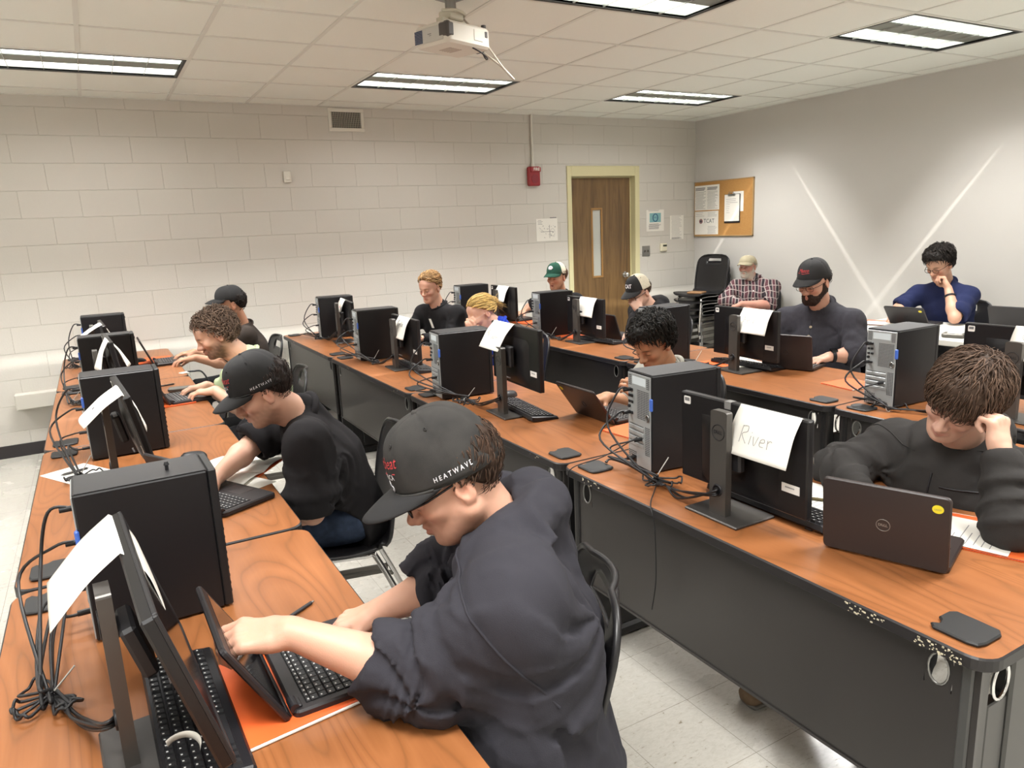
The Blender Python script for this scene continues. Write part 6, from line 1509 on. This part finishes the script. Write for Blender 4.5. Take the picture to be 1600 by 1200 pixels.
g.add([tuple(c) for c in cs] + [tuple(c + nl * .002) for c in cs], [(0, 1, 2, 3), (4, 5, 6, 7), (0, 1, 5, 4), (1, 2, 6, 5), (2, 3, 7, 6), (3, 0, 4, 7)]); g.build('name_tag', M_PAPER, p5)
# ================================================================ cables: one tied bundle per tower
M_TIE = mat('cable_tie', 'b9b7b2', .5)
def cable(g, pts, r=.0038, n=7): g.tube(spline(pts, n), r, 6)
def bundle(label, x, y, rz, knot, target=None, lid=None, seed=1, loops=3, tie_tail=True, floor_run=None, z=TH):
    """cables from the rear of the tower at (x,y) to a tied knot on the table, then on to the monitor column and the cable lid"""
    t = thing('cable_bundle', label, 'cables', (x, y, z), 0, 'tied cable bundles behind the towers'); r = random.Random(seed)
    c, s = math.cos(rz), math.sin(rz); o = Vector((x, y, z))
    def rear(u, v, out=.0): return Vector((c * (-.006 - out) - s * u, s * (-.006 - out) + c * u, v))
    K = Vector(knot) - o
    outs = [(.13, .285, .06), (.135, .20, .09), (.06, .115, .07), (.11, .035, .05)]
    for i, (u, v, b) in enumerate(outs):
        p0 = rear(u, v); p1 = rear(u, v, .05); g = MB()
        g.box(0, 0, 0, 0, 0, 0) if 0 else None
        mid = rear(u + r.uniform(-.02, .05), v * .45 + .03, b + r.uniform(.02, .05))
        cable(g, [p0, p1, mid, K + Vector((r.uniform(-.03, .0), r.uniform(-.01, .03), .025 + .006 * i)), K + Vector((r.uniform(-.008, .008), r.uniform(-.008, .008), .012 + .005 * i)), K + Vector((.03, -.02 - .008 * i, .012))], .004 - .0006 * (i == 2))
        M_ = g; g = MB() if 0 else g
        g.tube([p0, rear(u, v, .028)], .0075, 6)
        g.build('cable', M_CORD, t)
    for k in range(loops):
        g = MB(); a = r.uniform(0, 6); R1 = r.uniform(.022, .045); d = Vector((math.cos(a), math.sin(a), 0))
        pts = [K + Vector((0, 0, .012 + .004 * k))]
        for q in np.linspace(-1.1, 1.1, 7): pts.append(K + d * R1 * (1.1 + math.cos(q)) + Vector((-d.y, d.x, 0)) * R1 * .8 * math.sin(q) + Vector((0, 0, .010 + .02 * math.cos(q) * r.random())))
        pts.append(K + Vector((0, 0, .014 + .004 * k))); cable(g, pts, .0032, 4); g.build('cable', M_CORD, t)
    if target:
        T = Vector(target) - o
        for k in range(4):
            g = MB(); m = (K + T) / 2 + Vector((r.uniform(-.02, .01), r.uniform(-.02, .02), r.uniform(-.035, -.01))); m.z = max(.006, m.z)
            cable(g, [K + Vector((0, 0, .014)), K + (T - K) * .2 + Vector((0, r.uniform(-.02, .01), .0 - K.z * .3)), m, T + Vector((-.02, r.uniform(-.006, .006), .004 * k - .012)), T + Vector((.002, 0, .005 * k - .009))], .0034); g.build('cable', M_CORD, t)
    if lid:
        Lp = Vector(lid) - o
        for k in range(3):
            g = MB(); cable(g, [K + Vector((0, 0, .012)), (K + Lp) / 2 + Vector((r.uniform(-.01, .02), r.uniform(-.02, .02), .02 + .012 * k)), Lp + Vector((.02, 0, .012)), Lp + Vector((0, .004 * k, .004))], .0034); g.build('cable', M_CORD, t)
    g = MB(); g.tube([K + Vector((.012 * math.cos(a), .006 * math.sin(a), .016 + .014 * math.sin(a))) for a in np.linspace(0, 2 * PI, 13)[:-1]], .0022, 5, closed=True)
    if tie_tail: g.tube([K + Vector((.004, 0, .028)), K + Vector((.045, -.015, .075 + .03 * r.random()))], .0018, 5)
    g.build('cable_tie', M_TIE, t)
    if floor_run:
        for pts in floor_run:
            g = MB(); cable(g, [Vector(p) - o for p in pts], .0022, 8); g.build('thin_cable', M_CORD, t)
    return t
z0 = TH
def colhole(key, dz=0): x, y, rz, Mh = mons[key]; return (x - .045, y, TH + .085 + dz)
for key, (x, y, rz), knot, tgt, lid, lb, kw in (
    ('L1', ROWL[0], (-.185, 1.56, z0), colhole('L1'), (-.19, 2.05, z0 + .012), 'tangled black cables tied in a knot beside the tower nearest the camera', dict(loops=5, seed=4)),
    ('L2', ROWL[1], (-.15, 3.12, z0), (.0, 2.98, z0 + .05), None, 'tied cables beside the second tower of the aisle row, on a sheet of paper', dict(seed=6, loops=4)),
    ('L3', ROWL[2], (-.20, 4.70, z0), (-.06, 4.5, z0 + .06), None, 'cable loops beside the tower with the arched sheet', dict(seed=9, tie_tail=True)),
    ('L4', ROWL[3], (-.20, 6.10, z0), None, None, 'cable loops hanging beside the last tower of the aisle row', dict(seed=12, tie_tail=False)),
    ('M1', ROWM[0], (1.545, 1.80, z0), colhole('M1'), (1.53, 2.05, z0 + .012), 'black cables with a pale tie running from the silver-backed tower to the large monitor', dict(loops=4, seed=3,
        floor_run=[[(1.56, 1.80, z0 + .02), (1.48, 1.73, z0 + .012), (1.405, 1.66, z0 + .006), (1.395, 1.63, z0 - .05), (1.392, 1.62, .52), (1.392, 1.64, .40)], [(1.60, 1.96, z0 + .12), (1.50, 2.03, z0 + .05), (1.405, 2.09, z0 + .01), (1.393, 2.10, z0 - .05), (1.392, 2.09, .5), (1.387, 2.04, .40), (1.38, 2.0, .2)]])),
    ('M2', ROWM[1], (1.56, 3.27, z0), colhole('M2'), (1.49, 3.56, z0 + .012), 'black cables tied with a pale tie in front of the blonde woman tower', dict(loops=5, seed=5)),
    ('M3', ROWM[2], (1.56, 4.70, z0 + .0), colhole('M3'), (1.49, 5.07, z0 + .012), 'looped cables between tower and monitor in front of the fair-haired man', dict(loops=3, seed=7)),
    ('M4', ROWM[3], (1.60, 6.14, z0), colhole('M4'), (1.50, 6.45, z0 + .012), 'cables behind the tower by the block wall', dict(loops=2, seed=8, tie_tail=False)),
    ('F1', ROWF[0], (2.96, 1.90, z0), (3.15, 1.55, z0 + .09), (2.94, 1.96, z0 + .012), 'cables behind the silver-backed tower near the mop-haired student', dict(loops=1, seed=10, tie_tail=False)),
    ('F2', ROWF[1], (3.05, 3.20, z0), colhole('F2'), None, 'cables between the tower and the monitor in front of the bearded man', dict(loops=2, seed=13, tie_tail=True)),
    ('F3', ROWF[2], (3.02, 4.74, z0), colhole('F3'), None, 'cables tied before the tower of the man in the green cap', dict(loops=3, seed=14)),
    ('F4', ROWF[3], (2.90, 6.05, z0), None, None, 'cables behind the tower near the blonde hair', dict(loops=2, seed=15, tie_tail=False))):
    bundle(lb, x, y, rz, knot, tgt, lid, **kw)
# power cords hanging at the wall end of the middle desks
pc = MB(); cable(pc, [(1.50, WY - .10, .47), (1.50, WY - .16, .42), (1.46, 6.5, .25), (1.44, 6.35, .2), (1.46, 6.2, .35), (1.445, 6.3, .62), (1.46, 6.42, .7)], .006, 8)
cable(pc, [(1.50, WY - .10, .48), (1.47, WY - .18, .45), (1.42, 6.45, .3), (1.42, 6.2, .08), (1.40, 5.6, .02), (1.43, 5.2, .012)], .005, 8)
tag(pc.build('power_cord', M_CORD), 'black power cords from the wall outlet under the middle desks', 'cord')

# ================================================================ papers, folders and small things on the tables
def flat_paper(name, label, cat, x, y, rz, w, h, m, z=TH, th=.0016, art=None, mats=(), group=None, fold=False):
    g = MB(); g.box(-w / 2, w / 2, -h / 2, h / 2, .0006, th + .0006, m=0)
    if art: art(g, th + .0006)
    o = g.build(name, [m, *mats]); o.location = (x, y, z); o.rotation_euler = (0, 0, rz); return tag(o, label, cat, group)
def folder(label, x, y, rz, pages=True, z=TH, w=.24, h=.30):
    t = thing('pocket_folder', label, 'folder', (x, y, z), rz, 'orange paper folders')
    g = MB(); g.box(-w / 2, w / 2, -h / 2, h / 2, .0005, .0018); g.build('back_cover', M_ORANGE, t)
    if pages: g = MB(); g.box(-w / 2 + .004, w / 2 + .006, -h / 2 - .004, h / 2 - .012, .0022, .0048); g.build('pages', M_PAPER, t)
    g = MB(); g.box(-w / 2, w / 2, -h / 2 + .001, h / 2, .0052, .0062); g.build('front_cover', M_ORANGE, t)
    return t
def lines_h(g, zt, w, h, n, m=1, seed=0):
    r = random.Random(seed)
    for k in range(n):
        y = h / 2 - .03 - (h - .06) * k / n; g.box(-w / 2 + .02, -w / 2 + .02 + (w - .05) * r.uniform(.4, 1), y - .0012, y + .0012, zt, zt + .0002, m=m)
folder('orange folder under the laptop nearest the camera', .205, 1.365, .12, w=.23)
folder('orange folder under the laptop of the curly-haired man', .26, 4.40, .1, False)
folder('orange folder at the far end of the aisle row under the laptop', .30, 6.06, -.1, False)
folder('orange folder beside the laptop of the grey-shirted student', 1.93, 2.30, .1)
folder('orange folder on the table corner beside the bearded man', 3.30, 2.33, -.12, w=.2, h=.2)
folder('orange folder under loose sheets beside the mop-haired student', 1.97, 1.02, .35)
folder('orange folder beside the blank-sheet monitor', 3.26, 4.70, .1, False)
folder('orange folder on the white table end', 5.32, 3.52, .2, False, .736)
folder('orange folder near the green-capped man', 3.42, 5.72, .1, False, w=.2)
folder('orange folder with white sheets by the bearded man', 3.28, 3.12, -.1, False)
def art1(g, z): lines_h(g, z, .2, .28, 12, 1, 3)
flat_paper('worksheet', 'loose printed sheet on the orange folder by the mop-haired student', 'paper', 1.95, 1.03, .3, .2, .27, M_PAPER, TH + .0075, .001, art1, [M_INKL])
flat_paper('worksheet', 'white sheet under the pen beside the large monitor', 'paper', 1.87, 1.45, .1, .21, .28, M_PAPER, TH, .0014, art1, [M_INKL])
flat_paper('worksheet', 'white sheet under the cables beside the second tower of the aisle row', 'paper', -.16, 3.22, .5, .17, .24, M_PAPER)
flat_paper('worksheet', 'white sheets lying by the monitor of the bearded man', 'paper', 3.33, 3.10, -.2, .21, .28, M_PAPER, TH + .0075)
flat_paper('worksheet', 'white sheet on the orange folder at the white table', 'paper', 5.28, 3.50, .25, .19, .24, M_PAPER, .7435)
def art_book(g, z):
    lines_h(g, z, .18, .2, 8, 1, 6); g.prism([(.0, .03), (.03, .045), (.05, .03), (.045, .0), (.02, -.005), (.005, .01)], z, z + .0004, m=2)
bk = thing('booklet', 'open white booklet under the outstretched arm in black tee', 'booklet', (.345, 2.86, TH), .9)
g = MB()
for sgn in (-1, 1):
    def pg(u, v, s=sgn): x = s * (.002 + .19 * u); return (x, -.14 + .28 * v, .002 + .014 * math.sin(PI * min(1, u * 1.0)) * (1 - u * .5))
    g.grid(pg, 10, 2)
g.build('pages', M_PAPER, bk, solid=.002)
g = MB(); g.at((-.1, 0, .0165)); art_book(g, 0); g.build('printing', [M_PAPER, M_INKL, M_INK], bk)
g = MB(); g.box(-.195, .195, -.145, .145, 0, .0012); g.build('cover', M_ORANGE, bk)
flat_paper('worksheet', 'printed page half under the laptop beneath the outstretched arm', 'paper', .325, 2.70, .5, .2, .25, M_PAPER, TH, .0014, art_book, [M_INKL, M_INK])
rl = flat_paper('ruler_card', 'yellow and white striped card by the tower beside the outstretched arm', 'card', .31, 3.02, .35, .11, .035, M_PAPER, TH, .001, lambda g, z: [g.box(-.05 + k * .03, -.04 + k * .03, -.016, .016, z, z + .0003, m=1 + k % 2) for k in range(3)], [M_YEL, M_INK])
def pen(label, p0, p1, m=None, m2=None):
    p0, p1 = Vector(p0), Vector(p1); t = thing('pen', label, 'pen', tuple(p0), 0, 'pens on the tables'); d = p1 - p0
    g = MB(); g.cyl((0, 0, .0052), d * .55 + Vector((0, 0, .0052)), .0046, 10); g.build('grip', m or M_CASETOP, t)
    g = MB(); g.cyl(d * .55 + Vector((0, 0, .0052)), d * .9 + Vector((0, 0, .0052)), .0045, 10); g.cyl(d * .9 + Vector((0, 0, .0052)), d + Vector((0, 0, .0052)), .004, 10, .0008); g.build('barrel', m2 or M_GLSP, t)
    g = MB(); g.cyl((0, 0, .0052), -d * .06 + Vector((0, 0, .0052)), .0025, 8); g.build('push_button', M_STEEL, t)
M_GLSP = mat('smoky_pen_barrel', '5c5a58', .2)
pen('grey retractable pen lying by the laptop nearest the camera', (.345, 1.66, TH), (.235, 1.59, TH))
pen('pen on the sheet beside the large monitor', (1.87, 1.36, TH + .002), (1.80, 1.47, TH + .002), mat('olive_pen', '5c5230', .4), mat('yellow_pen', 'a08c38', .4))
pen('pen on the white sheet beside the second tower of the aisle row', (-.13, 3.26, TH + .002), (-.22, 3.22, TH + .002))
pen('pen lying behind the laptop of the curly-haired man', (.34, 4.92, TH), (.24, 4.90, TH))
sp = thing('glasses_case', 'grey case behind the laptop of the curly-haired man', 'case', (.37, 4.66, TH), 1.35)
g = MB(); g.prism(rrect(-.03, .03, -.085, .085, .02, 5), .001, .03, bevel=.009); g.build('shell', M_STRETCH, sp)
g = MB(); g.box(-.0305, .0305, -.08, .08, .014, .0165); g.build('seam', M_BLACK, sp)
ky = thing('lanyard', 'white tag with black strap hanging at the table edge before the curly-haired man', 'lanyard', (.445, 5.32, TH), .4)
g = MB(); g.box(-.03, .02, -.025, .025, .001, .003); g.build('tag', M_PAPER, ky)
g = MB(); g.tube(spline([(.02, 0, .004), (.05, -.02, .004), (.085, -.06, .0), (.1, -.1, -.06), (.1, -.09, -.14)], 6), .006, 6); g.build('strap', M_BLACK, ky)
g = MB(); g.tube([(.1 + .012 * math.cos(a), -.09, -.15 + .014 * math.sin(a)) for a in np.linspace(0, 2 * PI, 13)[:-1]], .0025, 6, closed=True); g.build('clip', M_CHROME, ky)
cu_ = MB()
def cf(u, v): a = -.6 + 2.6 * u; return (.03 * math.cos(a) + .014 * (v - .5) * math.cos(a) * .3, .03 * math.sin(a), .014 * (v - .5))
cu_.grid(cf, 14, 2); o = cu_.build('paper_strip', M_PAPER, solid=.0006); o.location = (.015, 1.215, TH + .043); o.rotation_euler = (.25, -.1, .3); tag(o, 'curled white paper strip on the keyboard nearest the camera', 'paper')
# wall-wart on the tower top (small black hook)
hk = MB(); hk.cyl((0, 0, 0), (0, 0, .012), .004, 10); hk.cyl((0, 0, .012), (0, 0, .02), .0065, 10, .004); o = hk.build('thumb_screw', M_BLACK); o.location = (.085, 1.82, TH + .354); tag(o, 'small black thumb screw standing on the tower nearest the camera', 'screw')
# wallet / phone on the white table, plastic bin at the far right
wl_ = thing('calculator_case', 'grey and white case on the white table by the navy sleeve', 'case', (5.05, 2.80, .736), .3)
g = MB(); g.prism(rrect(-.05, .05, -.07, .07, .015, 4), .001, .028, bevel=.006); g.build('shell', M_STRETCH, wl_); g = MB(); g.box(-.03, .03, -.05, .04, .0285, .0305, .001); g.build('label', M_PAPER, wl_)
M_BIN = mat('frosted_bin', 'cfd6dc', .35, alpha=.55)
bn = thing('storage_bin', 'frosted plastic storage bin on the white table at the right edge', 'bin', (5.60, 2.33, .736), 0)
g = MB(); pr = rrect(-.16, .16, -.2, .2, .03, 4); n = len(pr)
V = [(x * .9, y * .9, 0) for x, y in pr] + [(x, y, .15) for x, y in pr] + [(x * .97, y * .97, .15) for x, y in pr] + [(x * .87, y * .87, .006) for x, y in pr]
g.add(V, [(a * n + i, a * n + (i + 1) % n, (a + 1) * n + (i + 1) % n, (a + 1) * n + i) for a in range(3) for i in range(n)], smooth=True); g.add(V[:n], [list(range(n))[::-1]]); g.build('tub', M_BIN, bn)
g = MB(); g.tube([(x * 1.02, y * 1.02, .15) for x, y in pr], .007, 6, closed=True); g.build('rim', mat('bin_rim', 'dfe3e6', .35), bn)
g = MB(); g.box(-.1, .09, -.12, .12, .008, .09, .02); o = g.build('cloth_bundle', mat('teal_cloth', '4d7f8d', .8)); o.location = (5.60, 2.33, .736); tag(o, 'teal cloth inside the frosted bin', 'cloth')

# ---- person accessories (worn, so they move with their person)
for pr_, lb_ in (): pass
# ---- spare chairs
for k, nm in enumerate(('bottom', 'second lowest', 'middle', 'second highest', 'top')):
    o = chair('chair', nm + ' black shell chair of the stack in the corner', 6.07 - .012 * k, 6.26 - .004 * k, PI + .12, 'stacked black shell chairs in the corner'); o.location.z = .08 * k
tan = MB(); tan.box(-.06, .08, -.09, .09, 0, .02, .006); o = tan.build('notepad', mat('tan_leather', '9a7450', .6)); o.location = (5.93, 6.20, .768); o.rotation_euler = (0, 0, .4); tag(o, 'tan pad lying on the stacked chairs in the corner', 'pad')
